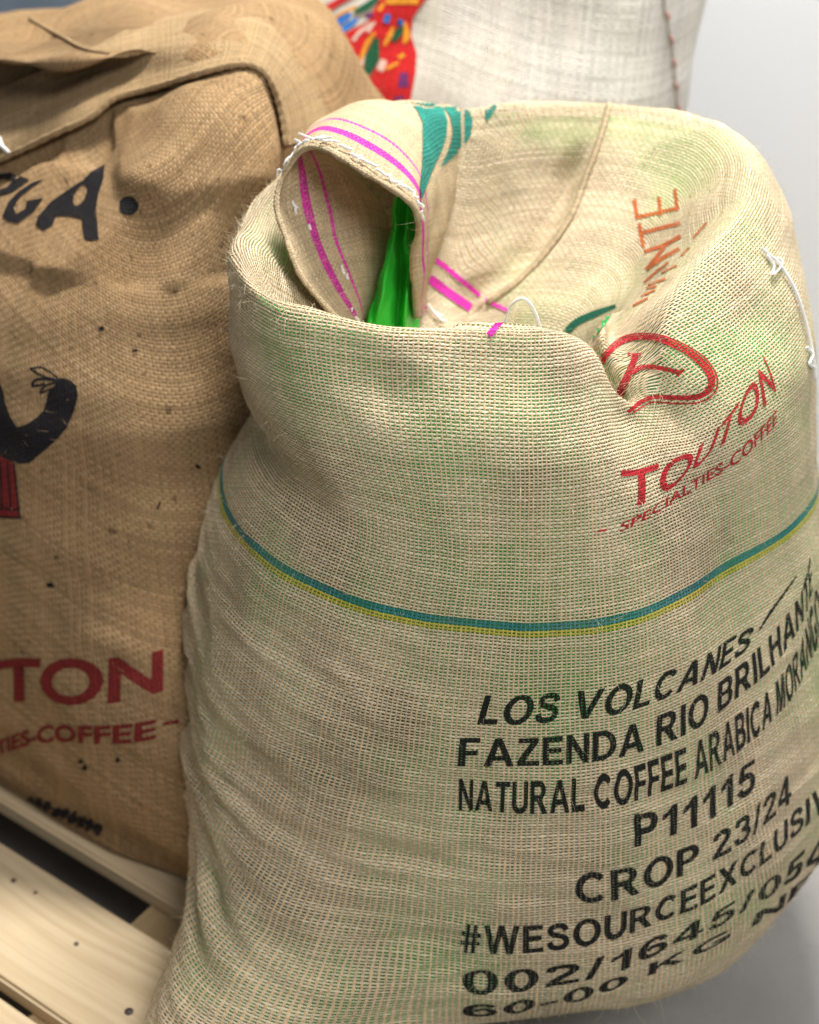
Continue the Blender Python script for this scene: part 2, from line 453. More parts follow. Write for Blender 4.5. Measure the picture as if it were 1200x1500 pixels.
    G['C'] = (.86, [st(arc(.46, .5, .365, .415, 42, 318, 15), .20)])
    G['G'] = (.92, [st(arc(.46, .5, .365, .415, 42, 322, 15), .20), [[(.46, .36), (.87, .36), (.87, .53), (.46, .53)]], [[(.68, .10), (.87, .20), (.87, .37), (.68, .37)]]])
    G['S'] = (.78, [st([(.66, .70), (.58, .85), (.39, .915), (.19, .86), (.12, .73), (.2, .60), (.40, .52), (.60, .43), (.675, .28), (.59, .13), (.38, .085), (.17, .14), (.09, .32)], .19)])
    G['2'] = (.68, [st([(.10, .68), (.16, .85), (.33, .915), (.52, .86), (.575, .71), (.49, .53), (.30, .35), (.14, .15)], .185), [[(.02, 0), (.68, 0), (.68, .17), (.02, .17)]]])
    G['3'] = (.68, [st([(.10, .73), (.17, .87), (.34, .915), (.52, .86), (.565, .72), (.48, .58), (.30, .53)], .18), st([(.30, .54), (.51, .47), (.58, .29), (.51, .13), (.33, .085), (.15, .14), (.085, .29)], .18)])
    G['5'] = (.68, [[[(.14, 1), (.63, 1), (.63, .83), (.28, .83), (.25, .60), (.05, .47)]], st([(.10, .50), (.25, .585), (.42, .57), (.55, .47), (.58, .31), (.51, .14), (.33, .085), (.15, .14), (.08, .27)], .185)])
    G['6'] = (.68, [st([(.58, .73), (.50, .88), (.34, .92), (.18, .82), (.105, .62), (.10, .40), (.17, .17), (.34, .085), (.52, .15), (.585, .32), (.50, .50), (.34, .55), (.20, .47)], .18)])
    G['4'] = (.70, [[[(.39, 0), (.58, 0), (.58, .2), (.70, .2), (.70, .36), (.58, .36), (.58, 1), (.41, 1), (0, .37), (0, .2), (.39, .2)], [(.39, .36), (.16, .36), (.39, .71)]]])
    G['1'] = (.50, [[[(.26, 0), (.46, 0), (.46, 1), (.30, 1), (.20, .86), (.03, .75), (.03, .58), (.15, .64), (.26, .72)]]])
    G['/'] = (.37, [[[(0, -.02), (.15, -.02), (.37, 1.02), (.22, 1.02)]]])
    G['-'] = (.36, [[[(0, .28), (.36, .28), (.36, .46), (0, .46)]]])
    G['#'] = (.78, [[[(.10, 0), (.25, 0), (.28, .27), (.42, .27), (.39, 0), (.54, 0), (.57, .27), (.72, .27), (.72, .42), (.59, .42), (.61, .58), (.76, .58), (.76, .73), (.63, .73), (.66, 1), (.51, 1), (.48, .73), (.34, .73), (.37, 1), (.22, 1), (.19, .73), (.04, .73), (.04, .58), (.17, .58), (.15, .42), (.0, .42), (.0, .27), (.13, .27)],
                     [(.30, .42), (.32, .58), (.46, .58), (.44, .42)]]])
    return G
GLYPHS = glyphs(); _flat = {}
def stencil(text):
    """-> flat verts (x, y, layer), faces, right edge of every letter"""
    V, Fs, right = [], [], []; x = 0.0
    for ch in text:
        if ch == ' ': x += 0.36; right.append(x); continue
        adv, pieces = GLYPHS[ch]
        if ch not in _flat: _flat[ch] = [flat_mesh(splines=p, step=0.16) for p in pieces]
        for k, (pv, pf) in enumerate(_flat[ch]):
            b = len(V); V += [(x + a, c, k) for a, c in pv]; Fs += [tuple(i + b for i in f) for f in pf]
        x += adv; right.append(x); x += 0.115
    return np.array(V), Fs, right

def text_on(name, surf, text, anchors, mat, parent, deg=3, bold=None, off=0.0006, label=None):
    """anchors: (number of letters, base px, top px); the line is fitted through them in the cloth's own uv"""
    if bold is None:
        V, Fs, right = stencil(text); y0, y1, x0 = 0.0, 1.0, 0.0
        edge_of = lambda k: right[k - 1]
    else:
        V, Fs = flat_mesh(text=text, offset=bold, step=0.16); V = np.concatenate([V, np.zeros((len(V), 1))], 1)
        caph = flat_mesh(text='H', offset=bold)[0]; y0, y1 = caph[:, 1].min(), caph[:, 1].max()
        x0 = flat_mesh(text=text[0], offset=bold)[0][:, 0].min()
        edge_of = lambda k: flat_mesh(text=text[:k], offset=bold)[0][:, 0].max()
    G, B, T = [], [], []
    for k, bx, by, tx, ty in anchors:
        b = surf.cast(bx, by); t = surf.cast(tx, ty)
        if b is None or t is None: continue
        gx = x0 if k == 0 else edge_of(k)
        G.append(gx); B.append(b[:2]); T.append(t[:2])
    G = np.array(G); B = np.array(B); T = np.array(T)
    deg = min(deg, len(G) - 1)
    sc = G.max() or 1.0; g = G / sc
    fits = [np.polyfit(g, a, deg) for a in (B[:, 0], B[:, 1], T[:, 0], T[:, 1])]
    der = [np.polyder(c) for c in fits]
    def ev(c, d, x):
        lo, hi = g.min(), g.max(); xc = min(max(x, lo), hi)
        return np.polyval(c, xc) + np.polyval(d, xc) * (x - xc)
    pts, uvs = [], []
    for x, y, ly in V:
        s = x / sc; t = (y - y0) / (y1 - y0)
        bu, bv, tu, tv = (ev(c, d, s) for c, d in zip(fits, der))
        u, v = bu + (tu - bu) * t, bv + (tv - bv) * t
        uvs.append(surf.tex(u, v)); pts.append(surf.at(u, v, off + 0.00012 * ly))
    o = link_mesh(name, pts, Fs, mat, parent, uvs)
    if label: o['label'] = label
    return o

#=SETTING
# ------------------------------------------------------------------ materials
CREAM = (0.79, 0.68, 0.50); TAN = (0.70, 0.485, 0.27)
TEAL = (0.02, 0.23, 0.26); YEL = (0.62, 0.55, 0.06); PINK = (0.66, 0.03, 0.38)
W = dict(pu=0.0039, pv=0.0025, wu=0.44, wv=0.62, cu=TAN, cv=CREAM, slack=0.42)
WI = dict(W, wu=0.64, wv=0.80)
M = {}
M['burlap'] = weave_mat('open_burlap', **W, var=0.20, stripes=[(-0.0003, 0.0060, TEAL, 0.95), (-0.0050, -0.0003, YEL, 0.5)],
                        stain=(0.50, 0.38, 0.24), stain_amt=0.35, specks=None)
M['burlap_hem'] = weave_mat('hemmed_burlap', pu=0.0026, pv=0.0026, wu=0.86, wv=0.90, cu=(0.50, 0.38, 0.23), cv=(0.58, 0.47, 0.31),
                            holes=False, gap=(0.20, 0.14, 0.08), stripes=[(0.028, 0.036, PINK, 0.8), (0.049, 0.0525, PINK, 0.6)], slack=0.15, trans=0.1)
M['ink_black'] = weave_mat('black_ink', **WI, ink=(0.006, 0.008, 0.009), ink_cover=0.52)
M['ink_red'] = weave_mat('red_ink', **WI, ink=(0.40, 0.016, 0.028), ink_cover=0.42)
M['ink_orange'] = weave_mat('rust_ink', **WI, ink=(0.42, 0.10, 0.03), ink_cover=0.34)
M['ink_teal'] = weave_mat('teal_ink', **WI, ink=(0.015, 0.19, 0.15), ink_cover=0.5)
M['ink_green'] = weave_mat('green_ink', **WI, ink=(0.01, 0.28, 0.07), ink_cover=0.45)
M['ink_darkgreen'] = weave_mat('dark_green_ink', **WI, ink=(0.005, 0.10, 0.06), ink_cover=0.48)
M['ink_pink'] = weave_mat('pink_thread', **WI, ink=PINK, ink_cover=0.42)
BW = dict(pu=0.0031, pv=0.0031, wu=0.84, wv=0.88, cu=(0.285, 0.18, 0.085), cv=(0.34, 0.232, 0.13), slack=0.12)
M['brown'] = weave_mat('old_burlap', **BW, stain=(0.20, 0.11, 0.045), stain_amt=0.5, specks=(0.10, 0.055, 0.03), trans=0.0, holes=False)
M['brown_ink'] = weave_mat('worn_black_ink', **BW, ink=(0.012, 0.012, 0.015), ink_cover=0.42)
M['brown_red'] = weave_mat('worn_red_ink', **BW, ink=(0.17, 0.018, 0.018), ink_cover=0.30)
M['flap'] = weave_mat('flap_burlap', pu=0.0029, pv=0.0029, wu=0.88, wv=0.92, cu=(0.31, 0.21, 0.105), cv=(0.365, 0.262, 0.15),
                      stain=(0.24, 0.14, 0.06), stain_amt=0.45, specks=(0.14, 0.08, 0.04), trans=0.0, slack=0.1, holes=False)
KW = dict(pu=0.0034, pv=0.0030, wu=0.86, wv=0.92, cu=(0.60, 0.575, 0.515), cv=(0.66, 0.64, 0.585), slack=0.1)
M['white_sack'] = weave_mat('bleached_burlap', **KW, stain=(0.62, 0.54, 0.40), stain_amt=0.35, trans=0.0, holes=False, gap=(0.5, 0.46, 0.4))
for nm, c in (('p_red', (0.58, 0.018, 0.02)), ('p_blue', (0.02, 0.17, 0.58)), ('p_green', (0.01, 0.10, 0.045)),
              ('p_yellow', (0.75, 0.33, 0.03)), ('p_violet', (0.16, 0.03, 0.15)), ('p_pale', (0.72, 0.52, 0.45))):
    M[nm] = weave_mat('print_' + nm[2:], **KW, ink=c, ink_cover=0.44)
M['beans'] = plain_mat('sack_filling', (0.10, 0.065, 0.035), 0.9, 0.1, 90, 0.8)
M['thread'] = plain_mat('white_cotton', (0.86, 0.86, 0.85), 0.8, 0.2, 900, 0.25)
M['fibre'] = plain_mat('jute_fibre', (0.66, 0.56, 0.38), 0.7, 0.2)
M['fibre_brown'] = plain_mat('old_jute_fibre', (0.46, 0.32, 0.17), 0.7, 0.2)

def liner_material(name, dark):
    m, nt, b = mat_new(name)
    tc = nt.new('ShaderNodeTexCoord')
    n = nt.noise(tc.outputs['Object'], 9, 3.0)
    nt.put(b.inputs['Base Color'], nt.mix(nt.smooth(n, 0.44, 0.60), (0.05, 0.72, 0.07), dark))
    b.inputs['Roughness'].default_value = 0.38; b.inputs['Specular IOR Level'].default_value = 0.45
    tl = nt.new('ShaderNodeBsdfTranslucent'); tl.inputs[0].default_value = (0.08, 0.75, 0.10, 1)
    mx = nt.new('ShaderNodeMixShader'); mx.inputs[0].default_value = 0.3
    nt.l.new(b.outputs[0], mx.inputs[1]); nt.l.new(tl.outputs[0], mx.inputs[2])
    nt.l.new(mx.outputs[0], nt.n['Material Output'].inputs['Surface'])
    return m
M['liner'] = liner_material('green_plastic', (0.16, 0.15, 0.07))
M['liner_bright'] = liner_material('loose_green_plastic', (0.04, 0.60, 0.05))

def wood_material(name, c1, c2, c3):
    m, nt, b = mat_new(name)
    uvn = nt.new('ShaderNodeUVMap'); uvn.uv_map = 'UVMap'
    sep = nt.new('ShaderNodeSeparateXYZ'); nt.put(sep.inputs[0], uvn.outputs[0])
    x, y = sep.outputs[0], sep.outputs[1]
    wob = nt.noise(nt.xyz(nt.m('MULTIPLY', x, 2.5), nt.m('MULTIPLY', y, 9.0)), 1.0, 2.0)
    yy = nt.m('ADD', y, nt.m('MULTIPLY', wob, 0.05))
    ring = nt.noise(nt.xyz(nt.m('MULTIPLY', x, 1.2), nt.m('MULTIPLY', yy, 130.0)), 1.0, 3.0, 0.6)
    fine = nt.noise(nt.xyz(nt.m('MULTIPLY', x, 18.0), nt.m('MULTIPLY', y, 900.0)), 1.0, 2.0)
    broad = nt.noise(nt.xyz(nt.m('MULTIPLY', x, 5.0), nt.m('MULTIPLY', y, 14.0), 5.0), 1.0, 3.0)
    c = nt.mix(nt.smooth(ring, 0.35, 0.72), c1, c2)
    c = nt.mix(nt.m('MULTIPLY', nt.smooth(fine, 0.45, 0.8), 0.35), c, c3)
    c = nt.mix(nt.m('MULTIPLY', nt.smooth(broad, 0.5, 0.8), 0.30), c, c3)
    dots = nt.noise(nt.xyz(x, y, 9.0), 60, 1.0)
    c = nt.mix(nt.m('MULTIPLY', nt.smooth(dots, 0.80, 0.84), 0.7), c, (0.05, 0.03, 0.02))
    nt.put(b.inputs['Base Color'], c); b.inputs['Roughness'].default_value = 0.72
    b.inputs['Specular IOR Level'].default_value = 0.25
    bp = nt.new('ShaderNodeBump'); bp.inputs['Strength'].default_value = 0.35; bp.inputs['Distance'].default_value = 0.0012
    nt.put(bp.inputs['Height'], nt.m('ADD', ring, nt.m('MULTIPLY', fine, 0.7))); nt.put(b.inputs['Normal'], bp.outputs[0])
    return m
M['wood'] = wood_material('pine_board', (0.60, 0.475, 0.305), (0.50, 0.375, 0.225), (0.36, 0.26, 0.165))
M['wood_dark'] = wood_material('pine_batten', (0.50, 0.37, 0.21), (0.42, 0.29, 0.15), (0.30, 0.20, 0.11))

def wall_material():
    m, nt, b = mat_new('white_ribbed_wall')
    uvn = nt.new('ShaderNodeUVMap'); uvn.uv_map = 'UVMap'
    sep = nt.new('ShaderNodeSeparateXYZ'); nt.put(sep.inputs[0], uvn.outputs[0])
    n = nt.noise(uvn.outputs[0], 30, 2.0)
    q = nt.m('ADD', nt.m('MULTIPLY', sep.outputs[0], 0.72), nt.m('MULTIPLY', sep.outputs[1], 0.69))
    q = nt.m('ADD', q, nt.m('MULTIPLY', n, 0.006))
    s = nt.m('SINE', nt.m('MULTIPLY', q, 2 * math.pi / 0.010))
    b.inputs['Base Color'].default_value = (0.92, 0.945, 0.99, 1); b.inputs['Roughness'].default_value = 0.65
    bp = nt.new('ShaderNodeBump'); bp.inputs['Strength'].default_value = 0.06; bp.inputs['Distance'].default_value = 0.0010
    nt.put(bp.inputs['Height'], s); nt.put(b.inputs['Normal'], bp.outputs[0])
    return m
M['wall'] = wall_material()
def floor_material():
    m, nt, b = mat_new('pale_floor')
    tc = nt.new('ShaderNodeTexCoord')
    n = nt.noise(tc.outputs['Object'], 7, 5.0, 0.6); n2 = nt.noise(tc.outputs['Object'], 160, 2.0)
    c = nt.mix(nt.smooth(n, 0.3, 0.75), (0.25, 0.24, 0.23), (0.20, 0.19, 0.18))
    c = nt.mix(nt.m('MULTIPLY', nt.smooth(n2, 0.62, 0.75), 0.35), c, (0.14, 0.13, 0.12))
    nt.put(b.inputs['Base Color'], c); b.inputs['Roughness'].default_value = 0.45
    return m
M['floor'] = floor_material()

# ------------------------------------------------------------------ setting: floor and wall
FLOOR_Z = -0.145
D = np.array([-0.811, 0.585, 0.0]); D /= np.linalg.norm(D)      # along the boards / the wall
Mq = np.array([-D[1] * -1, -D[0], 0.0])                          # across, towards the wall
def dq(t, q, z): return -D * t + Mq * q + np.array([0, 0, z])     # t runs to the right along the boards
WALL_Q = 0.80
def sheet(name, corners, mat, uvs):
    o = link_mesh(name, corners, [(0, 1, 2, 3)], mat, None, uvs, smooth=False); o['kind'] = 'structure'; return o
sheet('floor', [dq(-4, -3, FLOOR_Z), dq(3, -3, FLOOR_Z), dq(3, WALL_Q, FLOOR_Z), dq(-4, WALL_Q, FLOOR_Z)], M['floor'], [(0, 0), (7, 0), (7, 4), (0, 4)])
sheet('wall', [dq(-4, WALL_Q, FLOOR_Z), dq(3, WALL_Q, FLOOR_Z), dq(3, WALL_Q, 2.9), dq(-4, WALL_Q, 2.9)], M['wall'], [(0, 0), (7, 0), (7, 3), (0, 3)])

M['panel'] = plain_mat('blue_grey_paint', (0.30, 0.38, 0.48), 0.55, 0.3, 5, 0.35)
bmp = bmesh.new(); bmesh.ops.create_cube(bmp, size=1.0)
for v in bmp.verts: v.co = Vector(dq(-1.55 + v.co.x * 2.3, WALL_Q - 0.016 + v.co.y * 0.024, 0.78 + v.co.z * 1.85))
bmesh.ops.bevel(bmp, geom=bmp.edges[:], offset=0.003, segments=2, affect='EDGES')
pme = bpy.data.meshes.new('wall_panel'); bmp.to_mesh(pme); bmp.free(); pme.materials.append(M['panel'])
pob = bpy.data.objects.new('wall_panel', pme); COL.objects.link(pob)
tag(pob, 'blue grey painted panel against the wall behind the brown sack', 'panel')

# ------------------------------------------------------------------ pallet
def board(name, t0, t1, q0, q1, z0, z1, mat, parent, along=True, bev=0.003):
    bm = bmesh.new()
    bmesh.ops.create_cube(bm, size=1.0)
    for v in bm.verts:
        v.co = Vector(((t0 + t1) / 2 + v.co.x * (t1 - t0), (q0 + q1) / 2 + v.co.y * (q1 - q0), (z0 + z1) / 2 + v.co.z * (z1 - z0)))
    bmesh.ops.bevel(bm, geom=bm.edges[:], offset=bev, segments=2, affect='EDGES')
    lay = bm.loops.layers.uv.new('UVMap')
    sh = random.uniform(0, 5)
    for f in bm.faces:
        n = f.normal
        for l in f.loops:
            a, b, c = l.vert.co
            if along: x, y = a, (b if abs(n.z) > 0.5 else c + b)
            else: x, y = b, (a if abs(n.z) > 0.5 else c + a)
            l[lay].uv = (x + sh, y + sh * 0.37)
    for v in bm.verts:
        v.co = Vector(dq(*v.co))
    me = bpy.data.meshes.new(name); bm.to_mesh(me); bm.free()
    me.materials.append(mat)
    o = bpy.data.objects.new(name, me); COL.objects.link(o); o.parent = parent
    return o
pallet = thing('pallet', 'pale pine pallet of wide boards under the burlap sacks', 'pallet')
T0, T1 = -1.0, 0.09
for q0, q1, z in ((-0.545, -0.436, -0.004), (-0.425, -0.318, 0.0), (-0.282, -0.178, 0.0), (-0.138, -0.038, 0.0), (-0.003, 0.102, 0.0), (0.137, 0.242, 0.0), (0.277, 0.382, 0.0), (0.417, 0.522, 0.0)):
    board('plank', T0, T1, q0, q1, z - 0.021, z, M['wood'], pallet)
for t0, t1 in ((-0.20, -0.05), (-0.66, -0.56), (-0.99, -0.90)):
    board('batten', t0, t1, -0.54, 0.52, -0.044, -0.0215, M['wood_dark'], pallet, along=False)
    for q in (-0.52, -0.06, 0.42):
        board('block', t0 + 0.005, t1 - 0.005, q, q + 0.09, -0.1235, -0.0445, M['wood_dark'], pallet)
for q in (-0.52, -0.06, 0.42):
    board('runner', T0, T1, q - 0.004, q + 0.094, FLOOR_Z, -0.124, M['wood_dark'], pallet)
M['nail'] = plain_mat('nail_head', (0.09, 0.07, 0.06), 0.5, 0.5, 300, 0.5)
for (px, py, nr) in ((189, 1482, 0.0038), (112, 1383, 0.0022), (52, 1308, 0.0018), (20, 1290, 0.0026)):
    p = atz(px, py, 0.0)
    V, Fc = tube([p + [0, 0, -0.002], p + [0, 0, 0.0006]], nr, 10)
    link_mesh('nail', V, Fc, M['nail'], pallet)

#=FRONTSACK
# ------------------------------------------------------------------ the open sack
NC = 420
th24 = np.radians(np.arange(0, 360, 15))
def sup(th, aL, aR, bF, bB, n):
    c, s = np.cos(th), np.sin(th)
    a = np.where(c < 0, aL, aR); b = np.where(s < 0, bF, bB)
    r = (np.abs(c / a) ** n + np.abs(s / b) ** n) ** (-1 / n)
    return np.stack([r * c, r * s], -1)
rings = []
def body_ring(z, aL, aR, bF, bB, n, corner=0.0, fr=0.0):
    xy = sup(th24, aL, aR, bF, bB, n)
    deg = np.degrees(th24)
    k = 1 + corner * np.exp(-((deg - 231) / 16.0) ** 2) - fr * np.exp(-((deg - 318) / 26.0) ** 2)
    xy = xy * k[:, None]
    return np.concatenate([xy, np.full((24, 1), z)], 1)
rings.append(body_ring(0.004, 0.06, 0.06, 0.06, 0.06, 2))
rings.append(body_ring(0.003, 0.22, 0.21, 0.215, 0.19, 2.4, 0.30, 0.06))
rings.append(body_ring(0.016, 0.272, 0.262, 0.262, 0.235, 2.4, 0.56, 0.045))
rings.append(body_ring(0.065, 0.287, 0.288, 0.274, 0.25, 2.35, 0.36, 0.03))
rings.append(body_ring(0.13, 0.293, 0.290, 0.262, 0.25, 2.3, 0.11, 0.035))
rings.append(body_ring(0.21, 0.290, 0.280, 0.247, 0.24, 2.2, 0.0, 0.07))
rings.append(body_ring(0.30, 0.270, 0.260, 0.224, 0.22, 2.1, 0.0, 0.10))
STRIPE = len(rings)
rings.append(body_ring(0.370, 0.249, 0.238, 0.206, 0.205, 2.0, 0.0, 0.125))
rings.append(body_ring(0.425, 0.224, 0.228, 0.188, 0.20, 2.0, 0.0, 0.12))
crest_px = {0: (1092, 320, .03), 15: (1110, 262, .07), 30: (1092, 214, .12), 45: (1042, 174, .17), 60: (960, 153, .20), 75: (868, 150, .215),
            90: (775, 150, .215), 105: (660, 150, .205), 120: (545, 158, .19), 135: (460, 205, .145), 150: (412, 258, .10), 165: (372, 296, .06),
            180: (348, 334, .02), 195: (345, 380, -.03), 210: (372, 422, -.065), 225: (440, 458, -.095), 240: (560, 484, -.104), 255: (686, 482, -.110),
            270: (795, 488, -.108), 285: (858, 516, -.105), 300: (905, 580, -.108), 315: (965, 590, -.105), 330: (985, 478, -.075), 345: (1040, 395, -.02)}
crest = np.array([aty(*crest_px[int(round(d))]) for d in np.degrees(th24)])
low = rings[-1]
out = np.concatenate([low[:, :2], np.zeros((24, 1))], 1); out /= np.linalg.norm(out, axis=1)[:, None]
bulge = np.interp(np.degrees(th24), [0, 45, 90, 150, 180, 210, 240, 270, 300, 330, 360], [.022, .025, .03, .018, .008, .008, .012, .014, .008, .020, .022])
rings.append(low * 0.52 + crest * 0.48 + out * bulge[:, None] + np.array([0, 0, .004]))
rings.append(low * 0.14 + crest * 0.86 + out * (bulge * 0.75)[:, None] + np.array([0, 0, -.004]))
rings.append(crest)
mid_px = {0: (1045, 322, .055), 15: (1030, 300, .075), 30: (1015, 290, .095), 45: (970, 285, .125), 60: (890, 285, .15), 75: (805, 290, .165),
          90: (740, 295, .165), 105: (670, 300, .155), 120: (600, 320, .13), 135: (520, 330, .095), 150: (455, 345, .06), 165: (420, 352, .03),
          180: (402, 372, .005), 195: (402, 405, -.025), 315: (915, 552, -.085), 330: (925, 475, -.03), 345: (990, 392, .02)}
bot_px = {0: (905, 468, .03), 15: (895, 466, .035), 30: (880, 468, .04), 45: (850, 470, .05), 60: (790, 470, .065), 75: (735, 462, .085),
          90: (690, 452, .10), 105: (650, 445, .10), 120: (610, 450, .08), 135: (580, 462, .06), 150: (555, 475, .04), 165: (535, 485, .02),
          180: (520, 495, .0), 195: (515, 505, -.02), 315: (872, 505, -.05), 330: (882, 482, .0), 345: (900, 474, .02)}
mid = np.zeros((24, 3)); bot = np.zeros((24, 3))
hub = np.array([0.0, 0.0, 0.47])
for i, d in enumerate(int(round(x)) for x in np.degrees(th24)):
    if d in mid_px: mid[i] = aty(*mid_px[d]); bot[i] = aty(*bot_px[d])
    else:
        inn = (hub - crest[i]); inn[2] = 0; inn /= np.linalg.norm(inn)
        mid[i] = crest[i] + inn * 0.032 + np.array([0, 0, -0.055])
        bot[i] = crest[i] + inn * 0.055 + np.array([0, 0, -0.125])
rings.append(crest * 0.62 + mid * 0.38 + np.array([0, 0, 0.006]))
rings.append(mid)
rings.append(mid * 0.4 + bot * 0.6 + np.array([0, 0, -0.003]))
rings.append(bot)
rings.append(bot * 0.5 + 0.5 * np.array([0.0, -0.03, 0.36]))
rings.append(bot * 0.08 + 0.92 * np.array([0.0, -0.04, 0.33]))
rings = np.array(rings)                                        # (K, 24, 3)
K = len(rings); PER = 20
g = crom(rings, (K - 1) * PER + 1)                              # rows
g = np.swapaxes(crom(np.swapaxes(g, 0, 1), NC, closed=True), 0, 1)
for _ in range(10):                                             # relax the control lattice
    gi = g.copy()
    gi[1:-1] = (g[:-2] + 2 * g[1:-1] + g[2:]) / 4
    g = (np.roll(gi, 1, 1) + 2 * gi + np.roll(gi, -1, 1)) / 4
rows = np.arange(g.shape[0]) / PER
srf = Surf(g, True, 1.0)
# folds and unevenness, pushed along the normal
disp = np.zeros(g.shape[:2])
pix = project(g)
for i in range(g.shape[0]):
    r = rows[i]
    for j in range(NC):
        a = 2 * math.pi * j / NC; x, y, z = g[i, j]
        d = 0.0045 * nz(x * 9, y * 9, z * 9) + 0.0018 * nz(x * 26 + 5, y * 26, z * 26)
        if 1.5 < r < STRIPE + 1:      # slanting horizontal creases in the belly
            w = math.sin(math.pi * min(1, max(0, (r - 1.5) / (STRIPE - 1.2))))
            lf = math.exp(-((math.degrees(a) - 215) / 48.0) ** 2)
            s = z + 0.035 * (a - 3.8) + 0.020 * nz(x * 6, y * 6, z * 5)
            n1 = nz(a * 2.2, s * 34, 3.1); n2 = nz(a * 3.0 + 7, s * 75, 1.7)
            d += w * (0.0012 + 0.0058 * lf) * (1 - 2.6 * abs(n1)) + w * (0.0005 + 0.0026 * lf) * (1 - 2.5 * abs(n2))
        if r > STRIPE + 2.0:
            d += min(1.0, r - STRIPE - 2.0) * (0.0050 * nz(x * 15 + 2, y * 15, z * 15) + 0.0020 * (1 - 3 * abs(nz(x * 12, y * 12 + 5, z * 20))))
        if STRIPE + 0.6 < r < STRIPE + 4:
            d += 0.0020 * nz(a * 5, z * 22, 9.0)
        disp[i, j] = d
disp[:12] *= np.linspace(0, 1, 12)[:, None]
# crease under the rolled collar on one side
cr = np.exp(-((rows[:, None] - (STRIPE + 1.05)) / 0.28) ** 2) * np.exp(-((np.arange(NC)[None] * 360 / NC - 190) / 26.0) ** 2)
disp -= 0.013 * cr
seam_px = crom([(884, 180), (872, 225), (858, 262), (838, 315), (805, 365), (765, 408), (715, 445)], 60)
sel = rows > STRIPE + 4.2
dd = np.hypot(pix[sel][..., None, 0] - seam_px[:, 0], pix[sel][..., None, 1] - seam_px[:, 1]); near = dd.argmin(-1); dist = dd.min(-1)
tg = np.gradient(seam_px, axis=0)[near]; side = np.sign(tg[..., 0] * (pix[sel][..., 1] - seam_px[near][..., 1]) - tg[..., 1] * (pix[sel][..., 0] - seam_px[near][..., 0]))
sd = dist * side                                             # one side of the seam sinks into a furrow
fade = sstep(pix[sel][..., 1], 195, 260)
disp[sel] += fade * (0.0035 * np.exp(-(sd / 11.0) ** 2) - 0.011 * np.exp(-((sd - 26) / 17.0) ** 2) + 0.004 * np.exp(-((sd + 40) / 26.0) ** 2))
g = g + srf.N * disp[..., None]
g[..., 2] = np.maximum(g[..., 2], 0.0012)
CIRC = 1.56
g = np.roll(g, -int(NC * 150 / 360), axis=1)                     # cloth join at the hidden back
sack = Surf(g, True, CIRC / NC, v0row=STRIPE * PER, smoothv=60)
CREST = (STRIPE + 4) * PER
ringlen = np.linalg.norm(np.roll(g, -1, 1) - g, axis=2).sum(1)
usc = np.ones(g.shape[0]); usc[CREST + 4:] = np.clip(ringlen[CREST + 4:] / ringlen[CREST + 4], 0.74, 1.0)
usc = np.minimum.accumulate(usc)
for _ in range(12): usc[1:-1] = (usc[:-2] + 2 * usc[1:-1] + usc[2:]) / 4
sack.uscale = usc; sack.uref = 225 / 360 * CIRC
sack.build_bvh()
front = thing('burlap_sack', 'open coarse burlap coffee sack with teal stripe and black lettering, top rolled down', 'sack')
vts, fcs, uvs, _ = sack.mesh_arrays()
link_mesh('sack_cloth', vts, fcs, M['burlap'], front, uvs)

# side seam running down the inside of the mouth
def on_sack(px, py, off=0.0):
    c = sack.cast(px, py)
    return None if c is None else sack.at(c[0], c[1], off)
seam = [on_sack(x, y, 0.001) for x, y in crom([(892, 154), (884, 188), (872, 225), (858, 262), (838, 315), (805, 365), (765, 408), (715, 445)], 40)]
seam = [p for p in seam if p is not None]
V, Fc = tube(seam, 0.0026, 8)
link_mesh('side_seam', V, Fc, M['burlap_hem'], front, [(i // 8 * 0.004, i % 8 * 0.0026) for i in range(len(V))])

# the plastic bag inside
liner = thing('plastic_liner', 'bright green plastic liner bag inside the open burlap sack', 'liner bag')
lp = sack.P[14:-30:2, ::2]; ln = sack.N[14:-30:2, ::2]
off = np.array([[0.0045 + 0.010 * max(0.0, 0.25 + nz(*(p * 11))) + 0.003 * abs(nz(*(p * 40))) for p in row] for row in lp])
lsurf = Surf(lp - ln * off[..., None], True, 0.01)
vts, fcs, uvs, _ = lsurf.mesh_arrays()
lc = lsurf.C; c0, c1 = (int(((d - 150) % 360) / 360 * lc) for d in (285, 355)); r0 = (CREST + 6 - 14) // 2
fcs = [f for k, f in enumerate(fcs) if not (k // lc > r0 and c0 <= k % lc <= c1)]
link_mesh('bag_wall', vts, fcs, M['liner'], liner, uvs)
gm = []
for b in np.linspace(0, 1, 36):
    row = []
    for a in np.linspace(0, 1, 40):
        left = 520 + 62 * b ** 0.7; px = left + a * (614 - left) + 6 * nz(b * 6, 3.0) * (1 - a); py = 515 - 235 * b
        fold = 0.010 * math.sin(a * 13 + 3.5 * b + 2.2 * nz(a * 3, b * 3)) + 0.010 * nz(a * 5, b * 4, 2)
        row.append(aty(px, py, -0.012 + 0.095 * b + 0.052 * a * (1 - b) + fold))
    gm.append(row)
ms = Surf(np.array(gm), False, 0.005); vts, fcs, uvs, _ = ms.mesh_arrays()
link_mesh('bag_mouth', vts, fcs, M['liner_bright'], liner, uvs)

